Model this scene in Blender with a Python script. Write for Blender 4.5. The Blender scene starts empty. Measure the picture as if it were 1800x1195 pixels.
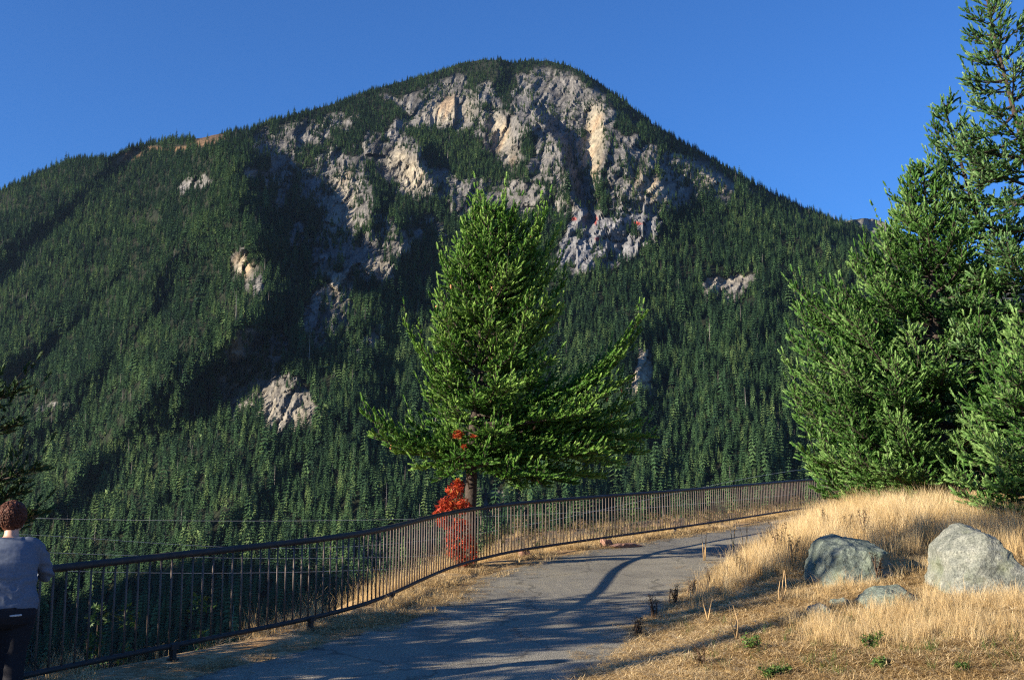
import bpy, bmesh, math, random
import numpy as np
from mathutils import Vector, Matrix, Euler

S = bpy.context.scene
COL = S.collection
rng = np.random.default_rng(7)
random.seed(7)
R = math.radians

# ------------------------------------------------------------------ camera
F, CX, CY, HZ = 1930.0, 900.0, 597.5, 873.0        # focal length and principal point measured on the photograph
PITCH = math.atan((HZ - CY) / F)
EYE = np.array([0.0, 0.0, 1.65])
cd = bpy.data.cameras.new('camera')
cam = bpy.data.objects.new('camera', cd)
COL.objects.link(cam)
cam.location = EYE
cam.rotation_euler = (R(90) + PITCH, 0, 0)
cd.sensor_width = 36
cd.lens = 36 * F / 1800
cd.clip_start = 0.1
cd.clip_end = 60000
S.camera = cam

# ------------------------------------------------------------------ sky, sun, exposure
SUN_EL = R(17.0)
SUN_FWD = R(24.0)                                   # the light travels to the right and a little away from the camera
sun_to = np.array([-math.cos(SUN_EL) * math.cos(SUN_FWD), -math.cos(SUN_EL) * math.sin(SUN_FWD), math.sin(SUN_EL)])
W = bpy.data.worlds.new('World')
S.world = W
W.use_nodes = True
wn = W.node_tree.nodes
sky = wn.new('ShaderNodeTexSky')
sky.sky_type = 'NISHITA'
sky.sun_disc = False
sky.sun_elevation = SUN_EL
sky.sun_rotation = math.atan2(sun_to[0], sun_to[1])
sky.altitude = 1200
sky.air_density = 1.0
sky.dust_density = 0.0
sky.ozone_density = 10.0
wn['Background'].inputs['Strength'].default_value = 0.076
W.node_tree.links.new(sky.outputs['Color'], wn['Background'].inputs['Color'])
sl = bpy.data.lights.new('sun', 'SUN')
sl.energy = 5.0
sl.angle = R(0.53)
sl.color = (1.0, 0.88, 0.71)
sun = bpy.data.objects.new('sun', sl)
COL.objects.link(sun)
sun.rotation_euler = Vector(tuple(sun_to)).to_track_quat('Z', 'Y').to_euler()
S.view_settings.view_transform = 'Standard'
S.view_settings.look = 'None'
S.view_settings.exposure = 1.50
S.view_settings.gamma = 1.0
S.view_settings.use_curve_mapping = False
S.cycles.use_denoising = False
S.cycles.use_adaptive_sampling = False
S.cycles.filter_width = 1.2
S.cycles.max_bounces = 5
S.cycles.diffuse_bounces = 2
S.cycles.glossy_bounces = 2
S.cycles.transmission_bounces = 3
S.cycles.transparent_max_bounces = 4
S.cycles.volume_bounces = 0

# ------------------------------------------------------------------ helpers
def pix_ray(u, v):
    """Ray through photograph pixel (u, v), scaled so that its y (depth) is 1."""
    u, v = np.asarray(u, float), np.asarray(v, float)
    a, b = (u - CX) / F, (CY - v) / F
    y = math.cos(PITCH) - math.sin(PITCH) * b
    z = math.sin(PITCH) + math.cos(PITCH) * b
    return a / y, z / y

def at(u, v, y):
    a, m = pix_ray(u, v)
    return np.stack([a * y, np.broadcast_to(y, np.shape(a)) * 1.0, EYE[2] + m * y], -1)

def P(u, v, y):
    return np.array(at(u, v, y), float)

def hash3(ix, iy, iz):
    h = (ix.astype(np.int64) * 374761393 + iy.astype(np.int64) * 668265263 + iz.astype(np.int64) * 1442695041) & 0xFFFFFFFF
    h = ((h ^ (h >> 13)) * 1274126177) & 0xFFFFFFFF
    h = ((h ^ (h >> 15)) * 2246822519) & 0xFFFFFFFF
    return ((h ^ (h >> 16)) & 0xFFFFFF) / float(0xFFFFFF)

def vnoise(x, y, z=0.0):
    x, y = np.broadcast_arrays(np.asarray(x, float), np.asarray(y, float))
    z = np.broadcast_to(np.asarray(z, float), x.shape)
    ix, iy, iz = np.floor(x), np.floor(y), np.floor(z)
    fx, fy, fz = x - ix, y - iy, z - iz
    fx, fy, fz = [t * t * t * (t * (t * 6 - 15) + 10) for t in (fx, fy, fz)]
    r = 0
    for dx in (0, 1):
        for dy in (0, 1):
            for dz in (0, 1):
                w = (fx if dx else 1 - fx) * (fy if dy else 1 - fy) * (fz if dz else 1 - fz)
                r = r + w * hash3(ix + dx, iy + dy, iz + dz)
    return r * 2 - 1

def fbm(x, y, z=0.0, oct=4, gain=0.5):
    s, a, f, n = 0, 1.0, 1.0, 0
    for i in range(oct):
        s = s + a * vnoise(np.asarray(x) * f + 17.3 * i, np.asarray(y) * f - 9.1 * i, np.asarray(z) * f)
        n += a; a *= gain; f *= 2.03
    return s / n

def ridged(x, y, z=0.0, oct=4):
    s, a, f, n = 0, 1.0, 1.0, 0
    for i in range(oct):
        s = s + a * (1 - 2 * np.abs(vnoise(np.asarray(x) * f + 5.7 * i, np.asarray(y) * f + 3.3 * i, z)))
        n += a; a *= 0.5; f *= 2.1
    return s / n

def facets(x, y, seed, gx=1.0, gy=1.0):
    """Broken planes: every cell of an irregular net tilts its own way."""
    x, y = np.asarray(x, float), np.asarray(y, float)
    ix, iy = np.floor(x), np.floor(y)
    best = np.full(x.shape, 1e9); val = np.zeros(x.shape)
    for dx in (-1, 0, 1):
        for dy in (-1, 0, 1):
            jx, jy = ix + dx, iy + dy
            s0 = np.full(x.shape, float(seed))
            cx = jx + hash3(jx, jy, s0); cy = jy + hash3(jx, jy, s0 + 1)
            d = (x - cx) ** 2 + (y - cy) ** 2
            v = (hash3(jx, jy, s0 + 2) * 2 - 1) * gx * (x - cx) + (hash3(jx, jy, s0 + 3) * 2 - 1) * gy * (y - cy) + .35 * (hash3(jx, jy, s0 + 4) * 2 - 1)
            m = d < best
            best = np.where(m, d, best); val = np.where(m, v, val)
    return val

def sstep(a, b, x):
    t = np.clip((np.asarray(x, float) - a) / (b - a), 0, 1)
    return t * t * (3 - 2 * t)

def np_mesh(name, V, F_, mat=None, smooth=False, attrs=None):
    """Mesh from arrays: V (n,3), F_ (m,k) with one face size."""
    me = bpy.data.meshes.new(name)
    V = np.ascontiguousarray(V, np.float32)
    F_ = np.ascontiguousarray(F_, np.int32)
    m, k = F_.shape
    me.vertices.add(len(V)); me.vertices.foreach_set('co', V.ravel())
    me.loops.add(m * k); me.loops.foreach_set('vertex_index', F_.ravel())
    me.polygons.add(m); me.polygons.foreach_set('loop_start', np.arange(0, m * k, k, dtype=np.int32))
    me.polygons.foreach_set('use_smooth', np.full(m, smooth, bool))
    for an, (typ, arr) in (attrs or {}).items():
        at_ = me.attributes.new(an, typ, 'POINT')
        at_.data.foreach_set('color' if typ == 'FLOAT_COLOR' else 'vector' if typ == 'FLOAT_VECTOR' else 'value', np.ascontiguousarray(arr, np.int32 if typ == 'INT' else np.float32).ravel())
    me.update(calc_edges=True)
    if mat: me.materials.append(mat)
    return me

def link(name, me, parent=None, loc=None):
    o = bpy.data.objects.new(name, me)
    COL.objects.link(o)
    if parent: o.parent = parent
    if loc is not None: o.location = loc
    return o

def tag(o, label=None, cat=None, group=None, kind=None):
    for k, v in (('label', label), ('category', cat), ('group', group), ('kind', kind)):
        if v: o[k] = v
    return o

def empty(name, loc, rz=0.0):
    o = bpy.data.objects.new(name, None)
    COL.objects.link(o)
    o.location = loc
    o.rotation_euler = (0, 0, rz)
    o.empty_display_size = 0.2
    return o

def grid_faces(nr, nc):
    i = np.arange(nr * nc).reshape(nr, nc)
    return np.stack([i[:-1, :-1], i[:-1, 1:], i[1:, 1:], i[1:, :-1]], -1).reshape(-1, 4)

def frames(pts):
    pts = np.asarray(pts, float)
    T = np.gradient(pts, axis=0)
    T /= np.linalg.norm(T, axis=1, keepdims=True) + 1e-12
    up = np.where(np.abs(T[:, 2:3]) > 0.92, np.array([[0, 1.0, 0]]), np.array([[0, 0, 1.0]]))
    A = np.cross(T, up); A /= np.linalg.norm(A, axis=1, keepdims=True) + 1e-12
    for i in range(1, len(A)):                                   # keep neighbouring rings from twisting
        a = A[i - 1] - T[i] * np.dot(A[i - 1], T[i])
        A[i] = a / (np.linalg.norm(a) + 1e-12)
    B = np.cross(A, T)
    return T, A, B

def tube_arrays(pts, rad, n=8, cap=True):
    pts = np.asarray(pts, float)
    rad = np.broadcast_to(np.asarray(rad, float), (len(pts),))
    T, A, B = frames(pts)
    ph = np.arange(n) * 2 * math.pi / n
    V = (pts[:, None] + rad[:, None, None] * (np.cos(ph)[None, :, None] * A[:, None] + np.sin(ph)[None, :, None] * B[:, None])).reshape(-1, 3)
    i = np.arange(len(pts) * n).reshape(len(pts), n)
    j = np.roll(i, -1, 1)
    Fq = np.stack([i[:-1], i[1:], j[1:], j[:-1]], -1).reshape(-1, 4)
    if cap:
        k = len(V)
        V = np.vstack([V, pts[:1], pts[-1:]])
        c0 = np.stack([i[0], j[0], np.full(n, k), np.full(n, k)], -1)
        c1 = np.stack([j[-1], i[-1], np.full(n, k + 1), np.full(n, k + 1)], -1)
        return V, Fq, np.vstack([c0, c1])[:, :3]
    return V, Fq, np.zeros((0, 3), int)

def tube(name, pts, rad, mat, n=8, smooth=True):
    V, Q, T = tube_arrays(pts, rad, n)
    Ft = np.vstack([Q[:, [0, 1, 2]], Q[:, [0, 2, 3]], T])
    return np_mesh(name, V, Ft, mat, smooth)

def material(name):
    m = bpy.data.materials.new(name)
    m.use_nodes = True
    nt = m.node_tree
    b = nt.nodes['Principled BSDF']
    def new(t, **kw):
        n = nt.nodes.new(t)
        for k, v in kw.items():
            if isinstance(k, str) and k in n.inputs: n.inputs[k].default_value = v
            else: setattr(n, k, v)
        return n
    return m, nt, b, new, nt.links.new

def noise_node(new, L, vec, scale, detail=4, rough=0.55):
    n = new('ShaderNodeTexNoise')
    n.inputs['Scale'].default_value = scale; n.inputs['Detail'].default_value = detail; n.inputs['Roughness'].default_value = rough
    if vec is not None: L(vec, n.inputs['Vector'])
    return n

def ramp_node(new, L, fac, stops):
    r = new('ShaderNodeValToRGB')
    e = r.color_ramp.elements
    while len(e) < len(stops): e.new(0.5)
    for el, (p, c) in zip(e, stops):
        el.position = p; el.color = (*c, 1)
    L(fac, r.inputs['Fac'])
    return r

def mix_rgb(new, L, a, b, fac, mode='MIX'):
    m = new('ShaderNodeMix'); m.data_type = 'RGBA'; m.blend_type = mode
    for s, v in ((0, fac), (6, a), (7, b)):
        if hasattr(v, 'is_linked'): L(v, m.inputs[s])
        elif isinstance(v, (int, float)): m.inputs[s].default_value = v
        else: m.inputs[s].default_value = (*v, 1)
    return m.outputs[2]

def scatter(name, pts, rot, scl, idx, tint, protos, label, cat, kind='stuff'):
    """One object that carries many small plants: the mesh's points, each dressed with one of the plant meshes."""
    col = bpy.data.collections.new(name + '_plants')
    for p in protos: col.objects.link(p)
    n = len(pts)
    me = bpy.data.meshes.new(name)
    me.vertices.add(n); me.vertices.foreach_set('co', np.ascontiguousarray(pts, np.float32).ravel())
    for an, typ, key, arr, dt in (('rot', 'FLOAT_VECTOR', 'vector', rot, np.float32), ('scl', 'FLOAT_VECTOR', 'vector', scl, np.float32), ('pick', 'INT', 'value', idx, np.int32), ('tint', 'FLOAT', 'value', tint, np.float32)):
        me.attributes.new(an, typ, 'POINT').data.foreach_set(key, np.ascontiguousarray(arr, dt).ravel())
    me.update()
    o = link(name, me)
    tag(o, label, cat, None, kind)
    g = bpy.data.node_groups.new(name + '_growth', 'GeometryNodeTree')
    g.interface.new_socket('Geometry', in_out='INPUT', socket_type='NodeSocketGeometry')
    g.interface.new_socket('Geometry', in_out='OUTPUT', socket_type='NodeSocketGeometry')
    N = g.nodes.new; L = g.links.new
    gi, go = N('NodeGroupInput'), N('NodeGroupOutput')
    iop, ci = N('GeometryNodeInstanceOnPoints'), N('GeometryNodeCollectionInfo')
    ci.inputs['Collection'].default_value = col
    ci.inputs['Separate Children'].default_value = True
    ci.inputs['Reset Children'].default_value = True
    L(gi.outputs[0], iop.inputs['Points']); L(ci.outputs[0], iop.inputs['Instance'])
    iop.inputs['Pick Instance'].default_value = True
    def na(nm, dt):
        a = N('GeometryNodeInputNamedAttribute'); a.data_type = dt; a.inputs['Name'].default_value = nm
        return a.outputs['Attribute']
    L(na('pick', 'INT'), iop.inputs['Instance Index'])
    e2r = N('FunctionNodeEulerToRotation'); L(na('rot', 'FLOAT_VECTOR'), e2r.inputs[0]); L(e2r.outputs[0], iop.inputs['Rotation'])
    L(na('scl', 'FLOAT_VECTOR'), iop.inputs['Scale'])
    L(iop.outputs[0], go.inputs[0])
    m = o.modifiers.new('growth', 'NODES'); m.node_group = g
    return o
# ------------------------------------------------------------------ mountain
SKY_U = np.array([-300, -100, 0, 60, 130, 190, 230, 300, 345, 400, 440, 470, 500, 580, 650, 720, 770, 810, 850, 885, 903, 920, 960, 1000, 1050, 1100, 1150, 1200, 1260, 1320, 1400, 1460, 1500, 1540, 1600, 1700, 1850, 2100], float)
SKY_V = np.array([400, 362, 336, 308, 279, 279, 259, 245, 244, 233, 229, 213, 208, 185, 160, 140, 126, 112, 105, 106, 111, 108, 107, 116, 144, 180, 221, 251, 284, 321, 361, 384, 398, 418, 455, 520, 600, 720], float)
V_BASE = 1190.0
HOR_T = 0.66

def skyline(u):
    return np.interp(u, SKY_U, SKY_V)

# each spur: crest points (v, u), height a (share of the distance), left width, right width (pixels of the photograph), v-range fade
SPURS = [
    ([(250, 215), (300, 170), (360, 105), (440, 0), (560, -140)], .036, 190, 58, (240, 640)),
    ([(235, 395), (300, 330), (380, 290), (450, 225), (540, 128), (660, -20), (760, -140)], .028, 130, 54, (240, 760)),
    ([(330, 420), (420, 335), (500, 270), (570, 228), (640, 180), (740, 90), (900, -80)], .028, 90, 52, (330, 900)),
    ([(240, 398), (320, 412), (400, 424), (470, 456), (520, 455), (570, 408), (650, 330), (720, 290), (790, 260)], .170, 170, 95, (238, 800)),
    ([(560, 360), (640, 300), (720, 235), (820, 150), (950, 40)], .035, 80, 40, (540, 980)),
    ([(380, 610), (470, 575), (560, 535), (620, 500), (700, 520), (800, 560)], .050, 150, 130, (380, 800)),
    ([(270, 640), (310, 648), (350, 652), (410, 640)], .055, 75, 22, (285, 425)),
    ([(250, 735), (300, 748), (345, 758), (370, 760)], .055, 62, 24, (246, 372)),
    ([(385, 690), (430, 694), (490, 686), (520, 680)], .095, 100, 50, (372, 560)),
    ([(150, 836), (190, 842), (235, 850)], .035, 90, 26, (140, 245)),
    ([(110, 880), (150, 868), (190, 862)], .040, 60, 22, (100, 205)),
    ([(200, 905), (240, 917), (300, 922)], .040, 62, 30, (190, 315)),
    ([(190, 940), (230, 962), (270, 988), (320, 1004), (385, 1012)], .100, 120, 22, (180, 440)),
    ([(180, 1068), (250, 1068), (320, 1058), (370, 1050)], .085, 34, 260, (170, 440)),
    ([(285, 1150), (330, 1166), (380, 1184)], .045, 90, 26, (275, 395)),
    ([(120, 1010), (160, 1030), (190, 1040)], .030, 80, 24, (108, 200)),
    ([(540, 640), (640, 620), (760, 640)], .022, 90, 60, (520, 840)),
    ([(520, 1330), (640, 1290), (800, 1330)], .020, 90, 60, (480, 900)),
    ([(620, 1120), (720, 1100), (850, 1130)], .022, 70, 50, (560, 900)),
]
RIGHT_EDGE = np.array([(90, 985), (140, 1030), (200, 1088), (250, 1150), (300, 1232), (340, 1290), (385, 1362), (420, 1420), (455, 1490), (490, 1560), (530, 1680)], float)

def relief(u, v, fine=True):
    r = np.zeros_like(u)
    for crest, a, wl, wr, (v0, v1) in SPURS:
        c = np.array(crest, float)
        wob = 11 * vnoise(v / 47.0, c[0, 1] * .13) + 5 * vnoise(v / 17.0, c[0, 1] * .31)
        s = u - np.interp(v, c[:, 0], c[:, 1]) - wob
        left = np.clip(1 + s / wl, 0, 1)
        left = left * left * (1.6 - .6 * left)
        right = np.clip(1 - s / wr, 0, 1)
        right = right * right * (3 - 2 * right)
        env = sstep(v0 - 25, v0 + 30, v) * (1 - sstep(v1 - a * 1500, v1 + 25, v))
        r += a * (1 + .45 * vnoise(v / 52.0, c[0, 1] * .77)) * env * np.where(s < 0, left, right)
    e = np.interp(v, RIGHT_EDGE[:, 0], RIGHT_EDGE[:, 1]) + 8 * vnoise(v / 30.0, 3.3)
    r -= np.clip(u - e, 0, 400) * .0034 * (1 - sstep(470, 580, v))
    low = sstep(380, 620, v)
    r += (.016 + .016 * low) * fbm((u + .25 * v) / 150, v / 300, 1.5, 3) + .007 * fbm(u / 55, v / 90, 4.5, 3) + .004 * fbm(u / 24, v / 34, 7.7, 2)
    d = (u * .75 + v * .66)
    r += .030 * ridged(d / 80, (u * .66 - v * .75) / 420, 2.2, 3) * (1 - sstep(380, 520, u))
    if fine:
        k = rockmask(u, v)
        uw = u + 9 * fbm(u / 40, v / 40, 31.0, 3)
        vw = v + 6 * fbm(u / 25, v / 25, 33.0, 3)
        fx = uw + .38 * v
        r += (k + .12) * (.0150 * facets(fx / 30, vw / 62, 71) + .0070 * facets(fx / 12, vw / 24, 75) + .0030 * facets((uw - .2 * v) / 6, vw / 9, 79))
        r -= k * .0060 * np.clip(1 - 9 * np.abs(vnoise(fx / 26, vw / 120, 83.0)), 0, 1)
        r += k * .0050 * ridged(fx / 50, vw / 120, 1.1, 3)
    return r

def depth(u, v, fine=True):
    _, m = pix_ray(u, v)
    y = 1011.0 / (HOR_T - m)
    y = y * (1 + .00065 * 60 * np.logaddexp(0, (440 - u) / 60))
    return y * (1 - relief(u, v, fine))

G_U = np.arange(-262.5, 2060, 2.5)
G_V = np.arange(86.0, 1200, 2.0)
_GRID = []
def depth_on_grid():
    """Ease the overhangs: every column is made to recede more steadily upwards."""
    if not _GRID:
        gu, gv = np.meshgrid(G_U, G_V)
        y = depth(gu, gv)
        k = np.arange(len(G_V))[:, None] * 1.1
        up = np.maximum.accumulate((y + k)[::-1], axis=0)[::-1] - k
        dn = np.minimum.accumulate(y + k, axis=0) - k
        _GRID.append(.80 * y + .10 * (up + dn))
    return _GRID[0]

def slope_depth(u, v):
    g = depth_on_grid()
    fu = np.clip((np.asarray(u, float) - G_U[0]) / 2.5, 0, len(G_U) - 1.001); fv = np.clip((np.asarray(v, float) - G_V[0]) / 2.0, 0, len(G_V) - 1.001)
    i, j = fu.astype(int), fv.astype(int); a, b = fu - i, fv - j
    return (g[j, i] * (1 - a) + g[j, i + 1] * a) * (1 - b) + (g[j + 1, i] * (1 - a) + g[j + 1, i + 1] * a) * b

def blob(u, v, cu, cv, ru, rv, ang=0.0):
    c, s = math.cos(R(ang)), math.sin(R(ang))
    du, dv = u - cu, v - cv
    return 1 - np.sqrt(((du * c + dv * s) / ru) ** 2 + ((-du * s + dv * c) / rv) ** 2)

# bare rock: centre, half sizes, tilt, strength
ROCKS = [
    (612, 355, 38, 62, 12, 1.5), (583, 425, 26, 56, 20, 1.3), (715, 298, 34, 50, -30, 1.5), (680, 285, 26, 34, -30, .9),
    (775, 195, 62, 34, -6, 1.4), (700, 185, 40, 26, 10, .5), (885, 240, 30, 52, -24, 1.4), (845, 215, 24, 30, -20, .8),
    (970, 320, 30, 58, -22, 1.3), (1048, 255, 30, 68, 4, 1.8), (1095, 300, 62, 60, 20, 1.0), (1125, 330, 62, 42, 25, 1.4),
    (960, 160, 60, 52, 35, 1.2), (1010, 165, 48, 50, 40, 1.1), (860, 165, 28, 40, 0, .7), (790, 140, 24, 22, 0, .6), (985, 235, 34, 48, -25, 1.0),
    (1235, 310, 70, 36, 22, .9), (1190, 295, 40, 22, 10, .6), (655, 440, 46, 54, 20, 1.7), (436, 486, 26, 36, -30, .95), (425, 460, 22, 20, 0, .6),
    (436, 650, 44, 80, 26, 1.2), (500, 715, 60, 46, 20, 1.1), (425, 715, 20, 34, 20, .7), (580, 545, 40, 70, 30, .85), (560, 610, 30, 30, 20, .6), (1280, 503, 46, 26, -14, 1.4),
    (1075, 420, 90, 46, -28, 1.1), (1012, 415, 20, 74, 24, 1.2), (545, 240, 120, 44, -14, .62), (500, 290, 60, 60, 20, .62), (545, 330, 46, 60, 20, .5),
    (640, 255, 50, 46, 0, .5), (800, 335, 60, 30, 0, .6), (860, 345, 70, 34, 10, .8), (920, 345, 40, 40, 0, .7), (345, 325, 44, 18, -10, .75),
    (1130, 655, 22, 48, 18, .8), (1210, 715, 16, 18, 0, .5), (1150, 690, 30, 30, 0, .4), (745, 400, 40, 40, 0, .35), (850, 880, 60, 24, 0, .6), (80, 720, 44, 10, 0, .4), (590, 300, 50, 60, 10, .55), (760, 330, 50, 30, 0, .5), (830, 360, 60, 26, 0, .55), (920, 190, 40, 50, 0, .7), (480, 250, 40, 30, -10, .6), (600, 215, 60, 24, -14, .55), (1180, 330, 60, 40, 20, .6), (690, 235, 40, 30, 0, .45), (540, 420, 36, 50, 0, .4), (640, 600, 60, 60, 0, .25), (700, 560, 40, 50, 0, .25), (700, 700, 50, 40, 0, .2),
]
GULLY = [(1025, 300, 24, 90, 8, .8)]

def rockmask(u, v):
    u0, v0 = u, v
    u = u + 15 * fbm(u0 / 48, v0 / 48, 41.0, 3) + 4 * fbm(u0 / 11, v0 / 11, 43.0, 2)
    v = v + 15 * fbm(u0 / 48, v0 / 48, 47.0, 3) + 4 * fbm(u0 / 11, v0 / 11, 49.0, 2)
    m = np.full(np.shape(u), -.55)
    for cu, cv, ru, rv, an, st in ROCKS + GULLY:
        m = np.maximum(m, st * (.45 + blob(u, v, cu, cv, ru, rv, an)) - .38)
    n = .34 * fbm(u / 30 + .5 * v / 30, v / 22, 3.0, 5) + .34 * fbm((u + .4 * v) / 20, v / 70, 15.0, 3) + .20 * fbm(u / 18, v / 6, 13.0, 2)
    return sstep(.02, .11, m + n) * sstep(7, 24, v0 - skyline(u0) + 8 * fbm(u0 / 22, v0 / 40, 27.0, 2))

WARM = ((600, 360, 26, 54, 12, 1), (715, 300, 26, 46, -30, 1.3), (790, 195, 44, 24, -6, 1.1), (882, 240, 18, 46, -24, 1.1), (1044, 250, 16, 66, 4, 1.6), (1140, 330, 30, 22, 30, .9), (1130, 655, 24, 50, 18, 1.3), (440, 640, 34, 56, 26, .6), (655, 470, 40, 16, -10, .6), (430, 470, 18, 24, -30, 1.0), (575, 500, 60, 40, 20, .7), (1275, 495, 40, 14, -14, .8), (1250, 320, 50, 14, 22, .6), (500, 720, 60, 40, 0, .8))
def warm_zone(u, v):
    w = np.zeros(np.shape(u))
    for cu, cv, ru, rv, an, st in WARM: w = np.maximum(w, st * np.clip(blob(u, v, cu, cv, ru, rv, an) + .35, 0, 1))
    return w

def albedo(u, v):
    n1 = fbm(u / 34, v / 26, 9.0, 4)[..., None]
    n2 = fbm(u / 7, v / 5.5, 2.0, 3)[..., None]
    n3 = fbm(u / 15 + v / 30, v / 60, 6.0, 3)[..., None]
    soil = np.array([.016, .020, .011]) * (1 + .3 * n1)  # forest floor, darkened further so its colour carries the shade between trees
    dry = np.array([.10, .075, .04])
    soil = soil + (dry - soil) * np.clip(.0 + .9 * n2, 0, 1) * .14
    k = rockmask(u, v)[..., None]
    f1 = fbm((u + .40 * v) / 15, v / 55, 61.0, 4)[..., None]
    f2 = fbm((u + .30 * v) / 4.5, v / 15, 63.0, 3)[..., None]
    rock = np.array([.150, .144, .133]) * (1 + .30 * f1 + .32 * f2)
    ux = u + 5 * fbm(u / 16, v / 16, 25.0, 2)
    cr = np.maximum(np.clip(1 - 8 * np.abs(vnoise((ux + .38 * v) / 19, v / 70, 21.0)), 0, 1), np.maximum(.8 * np.clip(1 - 7 * np.abs(vnoise((ux + .30 * v) / 8, v / 24, 22.0)), 0, 1), .6 * np.clip(1 - 7 * np.abs(vnoise((ux - .5 * v) / 15, v / 9, 23.0)), 0, 1)))[..., None]
    rock = rock * (1 - .60 * cr)
    warm = warm_zone(u, v)
    warm = np.clip(np.asarray(warm)[..., None] * (.75 + .9 * n3), 0, 1)
    pale = np.array([.32, .28, .205]) * (1 + .22 * f2 + .22 * f1) * (1 - .50 * cr)
    rust = np.array([.28, .17, .09])
    rock = rock + (pale - rock) * warm
    rock = rock + (rust - rock) * np.clip(n3 * 1.6 - .35, 0, .5) * warm
    rock = rock * (1 - .45 * np.clip(n3 * 1.8 - .2, 0, 1) * (1 - warm))
    scree = np.clip(np.maximum(blob(u, v, 1075, 420, 110, 54, -28), blob(u, v, 1012, 415, 26, 84, 24)) * 3, 0, 1)[..., None]
    rock = rock + (np.array([.17, .172, .178]) * (1 + .35 * n2) - rock) * scree * .85
    c = soil + (rock - soil) * k
    mead = 0
    for cu, cv, ru, rv, an in ((228, 276, 42, 11, -24), (370, 248, 40, 11, -12), (310, 262, 30, 6, -8), (270, 262, 26, 6, 0)):
        mead = np.maximum(mead, np.clip((blob(u, v, cu, cv, ru, rv, an) + .35 * n1[..., 0]) * 3, 0, 1))
    c = c + (np.array([.125, .080, .045]) * (1 + .4 * n2) - c) * np.asarray(mead)[..., None]
    red = 0
    for cu, cv, ru, rv in ((1047, 388, 3, 10), (1120, 393, 11, 4), (1050, 420, 4, 4), (1010, 385, 4, 3)):
        red = np.maximum(red, np.clip((blob(u, v, cu, cv, ru, rv) + .5 * n2[..., 0]) * 3, 0, 1))
    red = np.asarray(red)[..., None]
    c = c + (np.array([.26, .04, .03]) - c) * red
    return np.clip(c, .006, .8), np.asarray(mead), red[..., 0]

m_mtn, nt, bsdf, new, L = material('mountain_ground')
ac = new('ShaderNodeAttribute'); ac.attribute_name = 'ground_colour'
geo = new('ShaderNodeNewGeometry')
mp = new('ShaderNodeMapping'); mp.inputs['Scale'].default_value = (1, .7, .34); mp.inputs['Rotation'].default_value = (0, R(22), 0); L(geo.outputs['Position'], mp.inputs['Vector'])
nz = noise_node(new, L, mp.outputs[0], .050, 7, .68)
nz2 = noise_node(new, L, mp.outputs[0], .22, 4, .6)
r1 = ramp_node(new, L, nz.outputs['Fac'], [(.34, (.60, .60, .62)), (.52, (1, 1, 1)), (.70, (1.25, 1.22, 1.17))])
c1 = mix_rgb(new, L, ac.outputs['Color'], r1.outputs['Color'], 1.0, 'MULTIPLY')
r2 = ramp_node(new, L, nz2.outputs['Fac'], [(.35, (.6, .6, .6)), (.6, (1.2, 1.2, 1.2))])
c2 = mix_rgb(new, L, c1, r2.outputs['Color'], .8, 'MULTIPLY')
L(c2, bsdf.inputs['Base Color'])
bsdf.inputs['Roughness'].default_value = .95
bsdf.inputs['Specular IOR Level'].default_value = .1
bp = new('ShaderNodeBump'); bp.inputs['Strength'].default_value = .9; bp.inputs['Distance'].default_value = 9.0
L(nz.outputs['Fac'], bp.inputs['Height']); L(bp.outputs['Normal'], bsdf.inputs['Normal'])

def build_mountain():
    us = np.linspace(-240, 2040, 800)
    ts = np.linspace(0, 1, 370)
    U = np.broadcast_to(us, (len(ts), len(us))).copy()
    sv = skyline(us) + 1.6 * fbm(us / 21, us * 0, 8.0, 3)
    Vv = V_BASE + (sv - V_BASE)[None] * (ts ** .92)[:, None]
    Y = slope_depth(U, Vv)
    pts = at(U, Vv, Y)
    col, _, _ = albedo(U, Vv)
    # the far side falls away behind the crest
    rows, cols = [pts], [col]
    last = pts[-1]
    for k, (dy, dz) in enumerate(((60, -8), (200, -50), (500, -220), (1000, -620), (1700, -1300), (2300, -1900))):
        p = last.copy(); p[:, 1] += dy; p[:, 0] *= (1 + dy / last[:, 1]); p[:, 2] = np.maximum(p[:, 2] + dz, -230)
        rows.append(p[None]); cols.append(col[-1][None])
    b = pts[0].copy(); b[:, 1] -= 250; b[:, 2] = -230
    rows.insert(0, b[None]); cols.insert(0, col[0][None])
    Pn = np.concatenate(rows); Cn = np.concatenate(cols)
    nr, nc = Pn.shape[:2]
    C4 = np.concatenate([Cn, np.ones((nr, nc, 1))], -1).reshape(-1, 4)
    me = np_mesh('mountain', Pn.reshape(-1, 3), grid_faces(nr, nc), m_mtn, False, {'ground_colour': ('FLOAT_COLOR', C4)})
    o = link('mountain', me)
    tag(o, 'steep grey cliffed mountain with forested slopes under blue sky', 'mountain', None, 'structure')
    return o
mountain = build_mountain()

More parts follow.
